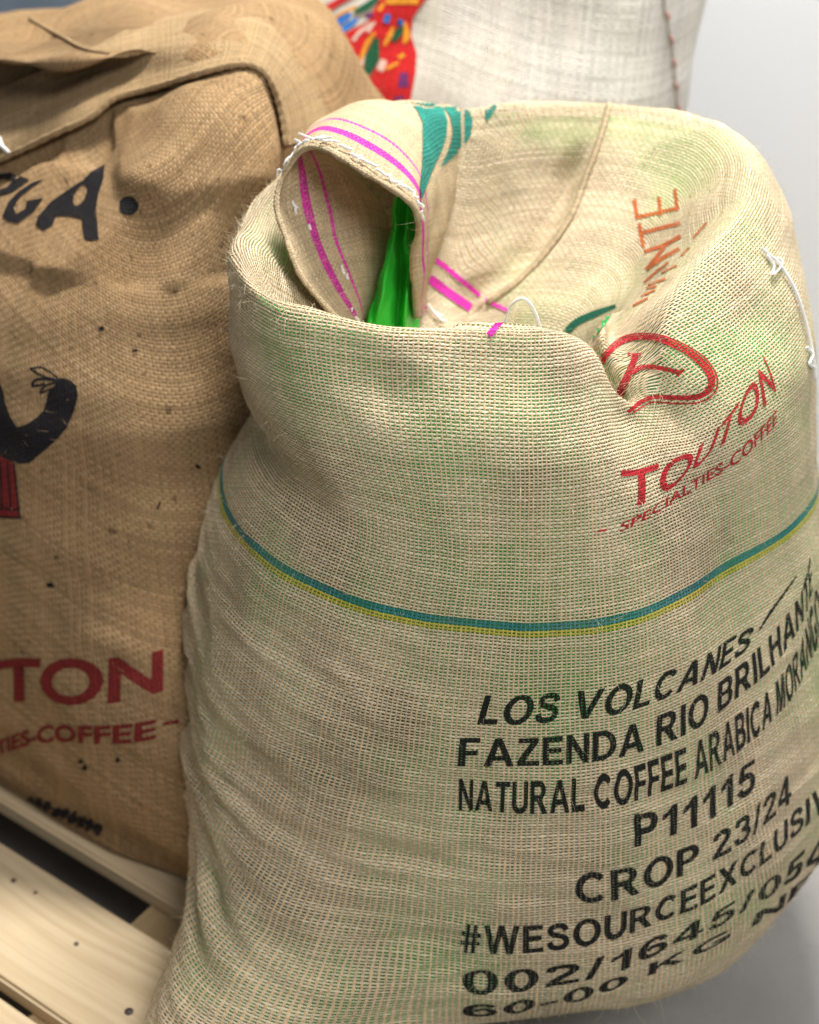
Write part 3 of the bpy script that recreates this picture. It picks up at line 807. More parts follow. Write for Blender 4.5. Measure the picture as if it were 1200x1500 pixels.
# the corner of the sack mouth that stands up: two layers joined in a fold, hem towards the viewer
hem = [(612, 462, .040), (603, 405, .020), (613, 348, .0), (602, 303, -.010), (560, 266, -.005), (500, 228, .010), (455, 215, .030), (418, 243, .035),
       (407, 300, .020), (424, 375, -.010), (470, 440, -.030), (516, 488, -.045)]
m1 = [(616, 460, .050), (612, 404, .035), (624, 342, .030), (618, 272, .035), (580, 215, .045), (525, 175, .070), (474, 182, .080), (440, 214, .070),
      (448, 285, .045), (474, 354, .022), (502, 420, .0), (523, 480, -.025)]
m2 = [(622, 458, .075), (622, 402, .075), (634, 334, .085), (634, 248, .105), (610, 178, .140), (560, 148, .178), (504, 160, .150), (457, 194, .105),
      (500, 272, .070), (535, 340, .050), (534, 415, .030), (527, 480, -.005)]
m3 = [(628, 456, None), (632, 398, None), (655, 326, None), (670, 236, None), (672, 162, None), (586, 158, .212), (515, 178, .190), (470, 210, .140),
      (556, 292, .10), (574, 348, .085), (560, 415, .070), (533, 478, .02)]
sp = np.array([[aty(*p) if p[2] is not None else on_sack(p[0], p[1], 0.0015) for p in r] for r in (hem, m1, m2, m3)])
sp = crom(sp, 46); sp = np.swapaxes(crom(np.swapaxes(sp, 0, 1), 150), 0, 1)
for i in range(sp.shape[0]):
    for j in range(sp.shape[1]):
        sp[i, j] += np.array([0.0040 * nz(*(sp[i, j] * 24)), 0.0035 * nz(*(sp[i, j] * 24 + 7)), 0.0045 * nz(*(sp[i, j] * 20 + 3))])
spout = Surf(sp, False, 0.56 / 150, smoothv=0)
vts, fcs, uvs, _ = spout.mesh_arrays()
link_mesh('folded_corner', vts, fcs, M['burlap_hem'], front, uvs)['label'] = 'folded corner of the sack mouth with magenta stripes'
hp = sp[0]
V, Fc = tube(hp, 0.0024, 8, taper=[1 + 0.35 * nz(k * 0.21, 2.0) + random.uniform(-0.12, 0.12) for k in range(len(hp))])
link_mesh('hem', V, Fc, M['burlap_hem'], front, [(i // 8 * 0.0037, i % 8 * 0.0013) for i in range(len(V))])

def thread_mesh(name, pts, r, parent, mat=None, twist=True):
    pts = np.asarray(pts, float)
    P = crom(pts, max(8, len(pts) * 7))
    V, Fc = tube(P, r, 6)
    if twist:
        V2, F2 = tube(P + np.array([0.0006, -0.0003, 0.0008]), r * 0.8, 5)
        o = len(V); V = V + V2; Fc = Fc + [tuple(i + o for i in f) for f in F2]
    return link_mesh(name, V, Fc, mat or M['thread'], parent)
# white chain stitch along the hem of the standing corner
hl = len(hp)
def hem_pt(s, t, lift):
    c = s * (hl - 1); j = min(int(c), hl - 2); f = c - j
    i = t * 45; k = min(int(i), 44); e = i - k
    p = (sp[k, j] * (1 - f) + sp[k, j + 1] * f) * (1 - e) + (sp[k + 1, j] * (1 - f) + sp[k + 1, j + 1] * f) * e
    n = spout.N[k, j]
    return p + n * lift
up_sign = 1.0 if spout.N[6, int(0.40 * hl)][2] > 0 else -1.0
s = 0.22
while s < 0.66:
    L = random.uniform(0.016, 0.030)
    pts = [hem_pt(s + q * L, 0.055 + random.uniform(-0.018, 0.022), up_sign * (0.0018 + 0.002 * random.random())) for q in (0, .33, .66, 1.05)]
    thread_mesh('stitch', pts, random.uniform(0.0006, 0.0011), front)
    if random.random() < 0.35:
        a = pts[-1]
        thread_mesh('stitch', [a, a + np.array([random.uniform(-.004, .004), -.003, random.uniform(-.002, .005)]), a + np.array([random.uniform(-.009, .009), -.004, random.uniform(-.004, .006)])], 0.0005, front)
    s += L * random.uniform(0.9, 1.25)
for (px, py) in ((428, 296), (432, 305), (452, 330), (508, 402), (516, 452), (500, 390), (520, 465)):
    c = spout
    c.build_bvh() if not hasattr(c, 'bvh') else None
    h = c.cast(px, py)
    if h is None: continue
    p = h[2] + np.array([0, -0.0015, 0.0012])
    thread_mesh('stitch', [p, p + np.array([random.uniform(-.001, .003), -.001, -random.uniform(.002, .005)]), p + np.array([random.uniform(-.001, .004), -.001, -random.uniform(.004, .008)])], 0.0008, front)
# loose white loop by the lip and the thread hanging down the far shoulder
thread_mesh('loose_thread', [aty(738, 497, -.02), aty(741, 470, -.025), aty(750, 446, -.03), aty(766, 438, -.035), aty(780, 452, -.035), aty(790, 478, -.035), aty(793, 505, -.03)], 0.0011, front)
def hang(pts, r):
    out = []
    for x, y in pts:
        c = sack.cast(x, y)
        out.append(sack.at(c[0], c[1], 0.002) if c is not None else (out[-1] + np.array([0.0015, 0, -0.010]) if out else aty(x, y, 0.0)))
    thread_mesh('loose_thread', out, r, front)
hang([(1112, 365), (1122, 374), (1134, 384), (1146, 400), (1158, 420), (1168, 445), (1176, 472), (1184, 505), (1188, 530), (1190, 556)], 0.0009)
hang([(1120, 376), (1130, 392), (1126, 404), (1136, 398), (1142, 384), (1132, 380)], 0.0007)
hang([(1178, 510), (1186, 520), (1182, 534), (1190, 540)], 0.0009)
# stitches inside the mouth
for pts in ([(622, 450), (632, 462), (645, 468)], [(628, 458), (640, 472), (650, 476)]):
    q = [on_sack(x, y, 0.004) for x, y in pts]
    if all(p is not None for p in q): thread_mesh('stitch', q, 0.0009, front)

# ------------------------------------------------------------------ print on the open sack
LINES = [
 ('LOS VOLCANES', 3, [(0, 699, 1060, 711, 1017), (3, 816, 1058, 826, 1016), (6, 920, 1041, 929, 997), (7, 951, 1031, 960, 987), (8, 986, 1016, 996, 973), (9, 1021, 1001, 1029, 960), (10, 1047, 987, 1059, 945), (11, 1071, 971, 1083, 932), (12, 1093, 952, 1106, 911)]),
 ('FAZENDA RIO BRILHANTE', 4, [(0, 671, 1121, 674, 1080), (4, 821, 1123, 824, 1081), (5, 864, 1116, 866, 1072), (6, 905, 1109, 905, 1066), (7, 944, 1095, 943, 1051), (9, 991, 1079, 992, 1036), (10, 1002, 1073, 1004, 1027), (11, 1034, 1060, 1036, 1014), (13, 1076, 1032, 1074, 984), (14, 1102, 1008, 1100, 963), (15, 1109, 1000, 1107, 953), (16, 1130, 973, 1126, 932), (17, 1143, 960, 1139, 915), (18, 1163, 931, 1157, 888), (19, 1177, 903, 1176, 859), (20, 1185, 888, 1183, 838)]),
 ('NATURAL COFFEE ARABICA MORANGO', 4, [(0, 670, 1186, 671, 1139), (1, 694, 1188, 695, 1142), (4, 775, 1192, 775, 1145), (5, 806, 1192, 806, 1146), (7, 857, 1188, 854, 1140), (9, 892, 1181, 893, 1130), (10, 922, 1176, 922, 1124), (11, 944, 1167, 944, 1112), (12, 965, 1161, 965, 1106), (13, 987, 1155, 987, 1098), (14, 1007, 1145, 1007, 1093), (16, 1037, 1131, 1035, 1079), (17, 1061, 1118, 1056, 1068), (18, 1076, 1104, 1072, 1055), (19, 1093, 1093, 1092, 1041), (20, 1099, 1086, 1098, 1035), (21, 1115, 1072, 1113, 1021), (22, 1130, 1057, 1126, 1008), (24, 1148, 1037, 1148, 980), (25, 1160, 1016, 1159, 964), (26, 1173, 997, 1169, 946), (27, 1183, 981, 1179, 927)]),
 ('P11115', 3, [(0, 929, 1241, 929, 1192), (1, 964, 1229, 965, 1186), (2, 992, 1222, 993, 1176), (3, 1023, 1209, 1023, 1161), (4, 1050, 1193, 1050, 1147), (5, 1076, 1177, 1076, 1131), (6, 1106, 1157, 1107, 1109)]),
 ('CROP 23/24', 3, [(0, 844, 1323, 844, 1279), (1, 887, 1319, 887, 1275), (2, 937, 1306, 935, 1266), (3, 986, 1291, 988, 1247), (4, 1026, 1271, 1027, 1232), (6, 1069, 1245, 1069, 1207), (7, 1098, 1225, 1098, 1188), (9, 1136, 1195, 1136, 1154), (10, 1159, 1173, 1157, 1131)]),
 ('#WESOURCEEXCLUSIVE', 4, [(0, 674, 1396, 675, 1352), (1, 707, 1396, 706, 1354), (2, 758, 1395, 760, 1355), (3, 798, 1394, 799, 1355), (4, 836, 1389, 836, 1350), (5, 880, 1381, 880, 1343), (6, 916, 1370, 917, 1332), (7, 955, 1356, 955, 1321), (8, 990, 1342, 991, 1307), (9, 1021, 1329, 1024, 1292), (10, 1051, 1309, 1054, 1276), (11, 1079, 1291, 1082, 1257), (12, 1107, 1275, 1108, 1240), (13, 1130, 1255, 1128, 1221), (14, 1153, 1237, 1155, 1197), (15, 1176, 1216, 1176, 1177), (16, 1185, 1203, 1185, 1165)]),
 ('002/1645/054', 4, [(0, 677, 1456, 678, 1420), (1, 730, 1453, 730, 1419), (2, 791, 1450, 791, 1417), (3, 848, 1437, 851, 1408), (5, 920, 1414, 925, 1386), (6, 981, 1392, 985, 1364), (7, 1031, 1368, 1032, 1342), (8, 1072, 1344, 1080, 1315), (10, 1141, 1304, 1144, 1275), (11, 1174, 1282, 1181, 1240)]),
 ('60-00 KG NET', 4, [(0, 677, 1490, 678, 1471), (1, 729, 1485, 730, 1467), (2, 785, 1479, 786, 1461), (4, 865, 1461, 868, 1442), (5, 920, 1440, 922, 1424), (7, 1005, 1404, 1011, 1386), (8, 1068, 1376, 1075, 1357), (10, 1147, 1328, 1152, 1306)]),
]
ORD = ('first', 'second', 'third', 'fourth', 'fifth', 'sixth', 'seventh', 'eighth')
for ordn, (tx, dg, an) in zip(ORD, LINES):
    text_on('lettering', sack, tx, an, M['ink_black'], front, dg, label=ordn + ' line of black printed lettering below the teal stripe')
decal_px('printed_dash', sack, [stroke([(1111, 924), (1128, 897), (1146, 872), (1166, 844)], [2, 4, 3, 2])], M['ink_black'], front)
text_on('lettering', sack, 'TOUTON', [(0, 908, 742, 909, 689), (1, 963, 729, 966, 680), (2, 1002, 700, 1018, 655), (3, 1040, 665, 1056, 622), (4, 1076, 637, 1084, 588), (5, 1112, 601, 1106, 548), (6, 1137, 572, 1118, 522)], M['ink_red'], front, 4, bold=0.012, label='large red printed capitals beside the emblem')
text_on('lettering', sack, 'SPECIALTIES-COFFEE', [(0, 907, 780, 910, 766), (5, 978, 741, 979, 726), (11, 1057, 694, 1057, 677), (12, 1069, 684, 1069, 668), (18, 1137, 619, 1137, 599)], M['ink_red'], front, 3, bold=0.014, label='small red printed line under the large red capitals')
S5 = lambda pts: [(840 + x / 3.333, 460 + y / 3.333) for x, y in pts]
ring_ = [(98, 360), (112, 300), (150, 225), (200, 165), (262, 128), (340, 114), (430, 126), (540, 175), (620, 232), (664, 290), (674, 342), (648, 382), (595, 405), (500, 408), (400, 405), (340, 425), (265, 478)]
ring2 = [(88, 330), (140, 208), (195, 145), (260, 108), (345, 96), (440, 108), (552, 156), (640, 215), (690, 282), (702, 345), (672, 402), (605, 432), (500, 436), (400, 430), (350, 446), (290, 482)]
decal_px('emblem_ring', sack, [S5(stroke(ring_, [24, 24, 22, 26, 34, 38, 30, 24, 22, 18]))], M['ink_red'], front)
decal_px('emblem_outline', sack, [S5(stroke(ring2, 8))], M['ink_red'], front)
decal_px('emblem_letter', sack, [S5(stroke([(308, 205), (268, 300), (226, 400)], [30, 34, 46]))], M['ink_red'], front, label='red emblem letter T lying on its side')
decal_px('emblem_letter', sack, [S5(stroke([(285, 288), (340, 262), (420, 262), (520, 286)], [26, 24, 22, 22]))], M['ink_red'], front, off=0.0008)
decal_px('emblem_letter', sack, [S5(stroke([(268, 200), (336, 198)], 14))], M['ink_red'], front, off=0.0008)
decal_px('emblem_letter', sack, [S5(stroke([(508, 302), (538, 268)], 14))], M['ink_red'], front, off=0.0009)
decal_px('printed_dash', sack, [S5(stroke([(118, 1060), (162, 1052)], 9))], M['ink_red'], front)
S7 = lambda pts: [(560 + x / 3.333, 340 + y / 3.333) for x, y in pts]
decal_px('printed_leaf', sack, [S7(stroke([(800, 528), (880, 508), (945, 445), (1040, 400), (1142, 362)], [14, 34, 36, 34, 16]))], M['ink_darkgreen'], front, label='dark green printed leaf stroke')
decal_px('printed_leaf', sack, [S7(stroke([(935, 562), (1010, 528), (1065, 460), (1112, 400)], [10, 26, 30, 20]))], M['ink_green'], front, off=0.0008, label='bright green printed leaf stroke')
S6 = lambda pts: [(380 + x / 4.168, 140 + y / 4.168) for x, y in pts]
S2 = lambda pts: [(320 + x / 2.4, 130 + y / 2.4) for x, y in pts]
feather1 = S6([(905, 44), (1050, 50), (1122, 80), (1145, 160), (1135, 260), (1105, 345), (1060, 440), (1012, 560), (985, 632), (974, 560), (988, 430), (992, 300), (992, 160), (955, 85)])
feather2 = S2([(790, 66), (872, 66), (894, 110), (888, 160), (860, 205), (800, 262), (778, 276), (812, 200), (822, 150), (814, 105)])
feather3 = S2([(936, 60), (982, 60), (962, 92), (940, 120)])
for fth in (feather1, feather2, feather3):
    decal_px('printed_feather', sack, [fth], M['ink_teal'], front, off=0.0010, cover=spout, tol=0.0)
    decal_px('printed_feather', spout, [fth], M['ink_teal'], front, off=up_sign * 0.0010, cover=sack, tol=0.0)
S9 = lambda pts: [(860 + x / 5, 240 + y / 5) for x, y in pts]
for a in ([(355, 398), (668, 328)], [(347, 262), (372, 408)], [(527, 245), (540, 385)], [(645, 188), (664, 335)], [(392, 512), (686, 434)], [(384, 440), (416, 612)],
          [(425, 645), (560, 600), (690, 530)], [(600, 572), (440, 778)], [(440, 770), (560, 690), (680, 624)]):
    decal_px('printed_letter', sack, [S9(stroke(a, 27))], M['ink_orange'], front, step=4, off=0.0006 + 0.0001 * random.random())
for a in ([(420, 872), (500, 800), (600, 722)], [(340, 1042), (450, 985)], [(398, 972), (500, 928)], [(420, 920), (512, 898)], [(450, 890), (580, 843)], [(550, 802), (660, 745)], [(690, 680), (750, 618)], [(780, 545), (880, 430)]):
    decal_px('printed_letter', sack, [S9(stroke(a, 15))], M['ink_orange'], front, step=4)
for a, w in (([(616, 366), (650, 390), (680, 414), (704, 434)], 7), ([(628, 408), (655, 428), (690, 452)], 13), ([(712, 440), (728, 448), (745, 456)], 6), ([(742, 462), (728, 478), (716, 492)], 9)):
    decal_px('woven_stripe', sack, [stroke(a, w)], M['ink_pink'], front, step=4, off=0.0012, cover=spout)

def fuzz(surf, n, parent, mat, i0, i1, lmin, lmax, width=0.00011):
    V, Fc = [], []
    for _ in range(n):
        i = random.randint(i0, i1); j = random.randrange(surf.C)
        p = surf.P[i, j]; nn = surf.N[i, j]
        if (CAM - p) @ nn < -0.25 * np.linalg.norm(CAM - p): continue
        rd = np.array([random.gauss(0, 1) for _ in range(3)])
        d = nn * random.uniform(0.25, 1.0) + 0.75 * rd / np.linalg.norm(rd); d /= np.linalg.norm(d)
        if d @ nn < 0.1: d = d + nn * 0.4
        L = random.uniform(lmin, lmax) * (2.2 if random.random() < 0.03 else 1)
        c = np.array([random.gauss(0, 1) for _ in range(3)]) * 0.45
        side = np.cross(d, CAM - p); side /= np.linalg.norm(side) + 1e-9
        b = len(V)
        for k, t in enumerate((0, .4, .75, 1)):
            q = p + d * L * t + c * L * t * t; w = width * (1 - 0.75 * t)
            V += [q - side * w, q + side * w]
        for k in range(3): Fc.append((b + 2 * k, b + 2 * k + 1, b + 2 * k + 3, b + 2 * k + 2))
    o = link_mesh('loose_fibres', V, Fc, mat, parent); o['kind'] = 'stuff'
    return o
fuzz(sack, 13000, front, M['fibre'], 30, sack.R - 65, 0.002, 0.0075)
fuzz(spout, 1200, front, M['fibre'], 0, 25, 0.002, 0.006)

#=LEFTSACK
# ------------------------------------------------------------------ the brown sack behind
brown = thing('burlap_sack', 'stained brown burlap sack with its top folded over, standing on the pallet boards', 'sack')
NB = 300
thb = np.linspace(0, 2 * math.pi, NB, endpoint=False)
def brown_ring(z, tR, qF, qB, n, tL=-0.76):
    tc = -0.47; c, s = np.cos(thb), np.sin(thb)
    a = np.where(c > 0, tR - tc, tc - tL); qc = 0.02
    b = np.where(s > 0, qB - qc, qc - qF)
    r = (np.abs(c / a) ** n + np.abs(s / b) ** n) ** (-1 / n)
    t = tc + r * c; q = qc + r * s
    zz = z + (0.17 * np.minimum(0, t + 0.30)) * sstep(z, 0.42, 0.62)
    return (-D)[None] * t[:, None] + Mq[None] * q[:, None] + np.array([0, 0, 1.0])[None] * zz[:, None]
RB = [(0.003, -0.30, -0.10, 0.12, 2.2), (0.003, -0.12, -0.250, 0.24, 7.0), (0.02, -0.08, -0.272, 0.27, 8.0), (0.07, -0.08, -0.278, 0.285, 7.0), (0.16, -0.11, -0.276, 0.29, 5.0),
      (0.28, -0.165, -0.262, 0.29, 3.0), (0.39, -0.19, -0.230, 0.29, 2.8), (0.48, -0.22, -0.180, 0.29, 2.6), (0.55, -0.255, -0.115, 0.285, 2.4),
      (0.60, -0.285, -0.040, 0.275, 2.3), (0.635, -0.325, 0.035, 0.25, 2.2), (0.652, -0.39, 0.09, 0.18, 2.0, -0.62), (0.657, -0.4685, 0.0185, 0.0215, 2.0, -0.4715)]
gb = crom(np.array([brown_ring(*r) for r in RB]), 12 * 18 + 1)
for _ in range(6):
    gi = gb.copy(); gi[1:-1] = (gb[:-2] + 2 * gb[1:-1] + gb[2:]) / 4
    gb = (np.roll(gi, 1, 1) + 2 * gi + np.roll(gi, -1, 1)) / 4
# the two sacks lean on each other: the brown one gives way
ang = np.arctan2(gb[..., 1], gb[..., 0]) % (2 * math.pi); rad = np.hypot(gb[..., 0], gb[..., 1])
fr_rows = sack.P[2 * PER:STRIPE * PER + 4 * PER]
rz = fr_rows[..., 2].mean(1); rr_ = np.hypot(fr_rows[..., 0], fr_rows[..., 1]); ra = np.arange(NC) * 2 * math.pi / NC
order = np.argsort(rz)
for i in range(gb.shape[0]):
    k = order[min(len(order) - 1, int(np.searchsorted(rz[order], gb[i, :, 2].mean())))]
    az = np.arctan2(fr_rows[k, :, 1], fr_rows[k, :, 0]) % (2 * math.pi); o2 = np.argsort(az)
    lim = np.interp(ang[i], az[o2], rr_[k][o2], period=2 * math.pi) - 0.014
    push = np.maximum(0, lim - rad[i])
    gb[i, :, 0] += np.cos(ang[i]) * push; gb[i, :, 1] += np.sin(ang[i]) * push
for _ in range(8):
    gi = gb.copy(); gi[1:-1] = (gb[:-2] + 2 * gb[1:-1] + gb[2:]) / 4
    gb = (np.roll(gi, 1, 1) + 2 * gi + np.roll(gi, -1, 1)) / 4
sb = Surf(gb, True, 1.0)
pxb = project(gb)
dispb = np.zeros(gb.shape[:2])
for i in range(gb.shape[0]):
    for j in range(NB):
        x, y, z = gb[i, j]
        d = 0.008 * nz(x * 6 + 3, y * 6, z * 6) + 0.004 * nz(x * 15, y * 15, z * 15 + 4)
        if z < 0.5: d += 0.0035 * nz((x - y) * 4, z * 20, 2.0) + 0.002 * nz((x - y) * 7, z * 45, 6.0)
        else: d += 0.016 * nz(x * 9, y * 5, z * 6 + 9) + 0.008 * (1 - 3 * abs(nz((x + y) * 5, (x - y) * 9, 3.3)))
        dispb[i, j] = d
def inside_soft(P2, poly, w):
    """soft mask of an outline in photo pixels"""
    poly = np.asarray(poly, float); x, y = P2[..., 0], P2[..., 1]
    ins = np.zeros(x.shape, bool); dist = np.full(x.shape, 1e9)
    for a, b in zip(poly, np.roll(poly, -1, 0)):
        c = ((a[1] > y) != (b[1] > y)) & (x < (b[0] - a[0]) * (y - a[1]) / (b[1] - a[1] + 1e-9) + a[0]); ins ^= c
        e = b - a; t = np.clip(((x - a[0]) * e[0] + (y - a[1]) * e[1]) / (e @ e), 0, 1)
        dist = np.minimum(dist, np.hypot(x - a[0] - t * e[0], y - a[1] - t * e[1]))
    return np.where(ins, sstep(dist, 0, w), 0.0)
facing = ((CAM - gb) * sb.N).sum(2) > 0
pouch = inside_soft(pxb, [(160, 205), (182, 150), (372, 92), (392, 120), (414, 225), (400, 290), (250, 330), (165, 290), (150, 250)], 34) * facing
hollow = inside_soft(pxb, [(-60, 250), (0, 225), (120, 180), (175, 150), (172, 215), (150, 250), (60, 262), (-60, 300)], 22) * facing
dispb += 0.011 * pouch - 0.013 * hollow
dispb[:10] *= np.linspace(0, 1, 10)[:, None]
gb = gb + sb.N * dispb[..., None]; gb[..., 2] = np.maximum(gb[..., 2], 0.0012)
sb = Surf(gb, True, 1.75 / NB, v0row=0, smoothv=400); sb.build_bvh()
vts, fcs, uvs, _ = sb.mesh_arrays()
link_mesh('sack_cloth', vts, fcs, M['brown'], brown, uvs)

# folded flap lying over the top, its hem towards the viewer
edge = crom([(-70, 272), (0, 238), (60, 212), (120, 187), (165, 164), (192, 148), (260, 128), (320, 110), (372, 99), (392, 128), (404, 170), (411, 216)], 120)
flap_rows = []
last = None
for b in np.linspace(0, 1, 34):
    row = []
    for k, (ex, ey) in enumerate(edge):
        a = k / 119.0
        reach = 105 if a < 0.68 else 105 * (1 - 0.25 * (a - 0.68) / 0.32)
        dx, dy = ((-0.05, -1.0) if a < 0.6 else (0.95 * (a - 0.6) / 0.4, -1.0 + 0.75 * (a - 0.6) / 0.4))
        px, py = ex + dx * reach * b, ey + dy * reach * b
        c = sb.cast(px, py)
        lift = 0.010 * math.exp(-((a - 0.30) / 0.14) ** 2) + 0.0045
        lift = lift * (1 - b) ** 1.6 + 0.0008 + 0.003 * nz(a * 9, b * 5) * (1 - b)
        if c is None: row.append(row[-1] if row else None); continue
        q = sb.at(c[0], c[1], lift)
        row.append(q)
    nxt = next(r for r in row if r is not None); row = [r if r is not None else nxt for r in row]
    flap_rows.append(row)
fl = np.array(flap_rows)
for _ in range(5):
    f2 = fl.copy(); f2[1:-1, 1:-1] = (fl[:-2, 1:-1] + fl[2:, 1:-1] + fl[1:-1, :-2] + fl[1:-1, 2:] + 2 * fl[1:-1, 1:-1]) / 6; fl = f2
for _ in range(40):
    fl[:, 1:-1] = (fl[:, :-2] + 2 * fl[:, 1:-1] + fl[:, 2:]) / 4
flap = Surf(fl, False, 0.62 / 120, smoothv=0)
vts, fcs, uvs, _ = flap.mesh_arrays()
link_mesh('top_flap', vts, fcs, M['flap'], brown, uvs)['label'] = 'flap of sack cloth folded over the top'
def rope(name, line, r, mat, parent):
    line = np.asarray(line)
    tp = np.array([1 + 0.16 * math.sin(i * 1.9) + 0.1 * random.uniform(-1, 1) for i in range(len(line))])
    V, Fc = tube(line, r, 8, taper=tp)
    return link_mesh(name, V, Fc, mat, parent, [(i // 8 * 0.0045 + i % 8 * 0.0015, i % 8 * 0.0016) for i in range(len(V))])
rope('hem', fl[0], 0.0030, M['flap'], brown)
fold_lines = ([(0, 175), (40, 160), (58, 150)], [(45, 30), (90, 55), (125, 74), (160, 80)])
for ln_ in fold_lines:
    q = [sb.cast(x, y) for x, y in crom(ln_, 20)]
    q = [sb.at(c[0], c[1], 0.001) for c in q if c is not None]
    if len(q) > 4: rope('seam', q, 0.0022, M['flap'], brown)
flap.build_bvh()
for pts in ([(108, 190), (116, 182), (128, 176), (137, 170)], [(112, 193), (122, 190), (132, 184), (135, 178)], [(0, 204), (4, 216), (12, 224), (25, 229)], [(0, 215), (8, 220), (14, 226)]):
    q = []
    for x, y in pts:
        c = flap.cast(x, y)
        if c is not None: q.append(c[2] + np.array([0, -0.002, 0.002]))
    if len(q) > 2: thread_mesh('stitch', q, 0.0014, brown)

S8 = lambda pts: [(x / 3.75, y / 3.75) for x, y in pts]
glyph_a = S8([(582, 905), (572, 985), (545, 1065), (532, 1150), (540, 1230), (545, 1318), (505, 1325), (470, 1318), (458, 1260), (452, 1205), (380, 1190), (310, 1188), (290, 1240), (240, 1268), (196, 1240), (212, 1190), (280, 1110), (380, 1040), (460, 990), (500, 948)])
hole_a = S8(ell(442, 1075, 30, 62, 0.45))
decal_px('printed_letter', sb, [glyph_a, hole_a], M['brown_ink'], brown, off=0.001, label='black printed letter A')
decal_px('printed_letter', sb, [S8([(15, 1190), (50, 1110), (110, 1050), (180, 1005), (245, 985), (180, 1030), (110, 1085), (78, 1140), (90, 1178), (140, 1150), (150, 1105), (240, 1088), (185, 1165), (100, 1228), (45, 1218)])], M['brown_ink'], brown, off=0.001, label='black printed letter G')
decal_px('printed_letter', sb, [S8([(-60, 985), (0, 955), (60, 948), (165, 990), (70, 1060), (-60, 1090)]), S8([(-30, 1010), (20, 985), (75, 995), (40, 1035), (-30, 1050)])], M['brown_ink'], brown, off=0.001, label='black printed letter O')
decal_px('printed_dot', sb, [S8(ell(712, 1130, 52, 52, 0, 26, 0.04))], M['brown_ink'], brown, off=0.001)
S10 = lambda pts: [(x / 5, 500 + y / 5) for x, y in pts]
arm = S10([(-150, 180), (0, 285), (30, 370), (45, 450), (80, 550), (132, 630), (200, 608), (270, 560), (322, 510), (345, 440), (356, 375), (400, 335), (430, 270), (475, 268), (530, 292), (566, 330), (575, 400), (560, 460), (535, 540), (490, 635), (420, 718), (350, 780), (285, 835), (225, 888), (150, 895), (60, 862), (0, 835), (-150, 830)])
decal_px('printed_figure', sb, [arm], M['brown_ink'], brown, off=0.001, label='black printed raised arm')
for a, w in (([(222, 202), (300, 192), (370, 225), (430, 270)], 14), ([(232, 206), (320, 255), (425, 285)], 16), ([(238, 330), (262, 285), (330, 275), (420, 290)], 20), ([(240, 328), (310, 318), (330, 305)], 18), ([(300, 380), (335, 325), (440, 295)], 16), ([(300, 380), (400, 340), (470, 315)], 14)):
    decal_px('printed_finger', sb, [S10(stroke(a, w))], M['brown_ink'], brown, off=0.0011, step=4)
decal_px('printed_skirt', sb, [S10([(-150, 830), (0, 838), (100, 886), (118, 1000), (150, 1292), (0, 1282), (-150, 1270)])], M['brown_red'], brown, off=0.0009, label='red printed cloth with black lines')
for a in ([(108, 890), (122, 1010), (152, 1294)], [(62, 880), (70, 1010), (88, 1215)], [(8, 870), (14, 1010), (20, 1215)], [(-100, 1225), (20, 1222), (145, 1232)], [(-100, 1288), (20, 1284), (152, 1293)]):
    decal_px('printed_line', sb, [S10(stroke(a, 13))], M['brown_ink'], brown, off=0.0013, step=4)
text_on('lettering', sb, 'TOUTON', [(3, -6, 1031, -6, 968), (4, 62, 1030, 62, 966), (5, 151, 1028, 151, 962), (6, 240, 1012, 240, 952)], M['brown_red'], brown, 2, bold=0.03, off=0.001, label='large faded red printed capitals')
text_on('lettering', sb, 'SPECIALTIES-COFFEE', [(11, 42, 1090, 42, 1066), (12, 58, 1090, 58, 1066), (15, 135, 1088, 135, 1062), (18, 230, 1081, 230, 1053)], M['brown_red'], brown, 2, bold=0.03, off=0.001, label='small faded red printed line under the large capitals')
decal_px('printed_dash', sb, [stroke([(240, 1060), (262, 1056)], 5)], M['brown_red'], brown, off=0.001)
for k in range(9):
    x = 45 + k * 12.5; y = 1172 + k * 5.2
    decal_px('printed_letter', sb, [ell(x, y + random.uniform(-2, 2), 6.5, 9, 0.4, 14, 0.35)], M['brown_ink'], brown, off=0.001, step=4)
for (x, y) in ((120, 1115), (126, 1124), (174, 1112), (75, 857), (290, 683), (233, 740), (150, 482), (197, 514)):
    decal_px('dirt_speck', sb, [ell(x, y, random.uniform(2, 4.5), random.uniform(3, 6), random.random() * 3, 10, 0.4)], M['brown_ink'], brown, off=0.001, step=4)
fuzz(sb, 5000, brown, M['fibre_brown'], 20, sb.R - 30, 0.003, 0.008)

#=BACKSACK
# ------------------------------------------------------------------ the white sack against the wall
white = thing('burlap_sack', 'bleached cream sack with a colourful painted print, leaning by the white wall', 'sack')
NW = 200
thw = np.linspace(0, 2 * math.pi, NW, endpoint=False)
cw = np.array([-0.06, 0.53])
def white_ring(z, a, b, n, shx=0.0, shy=0.0):
    c, s = np.cos(thw), np.sin(thw)
    r = (np.abs(c / a) ** n + np.abs(s / b) ** n) ** (-1 / n)
    lx, ly = r * c + shx, r * s + shy
    P = np.zeros((NW, 3)); P += np.array([cw[0], cw[1], 0]) + (-D)[None] * lx[:, None] + Mq[None] * ly[:, None]
    P[:, 2] = z; return P
WR = [(0.003, 0.06, 0.05, 2), (0.003, 0.17, 0.11, 2.4), (0.03, 0.215, 0.155, 2.5), (0.12, 0.235, 0.175, 2.5), (0.28, 0.24, 0.18, 2.5), (0.42, 0.238, 0.17, 2.5), (0.54, 0.235, 0.15, 2.5), (0.66, 0.232, 0.12, 2.6),
      (0.76, 0.228, 0.075, 2.8), (0.82, 0.225, 0.03, 2.6), (0.835, 0.22, 0.008, 2.2)]
gw = crom(np.array([white_ring(*r, shx=0.0, shy=0.10 * sstep(r[0], 0.2, 0.8)) for r in WR]), 10 * 16 + 1)
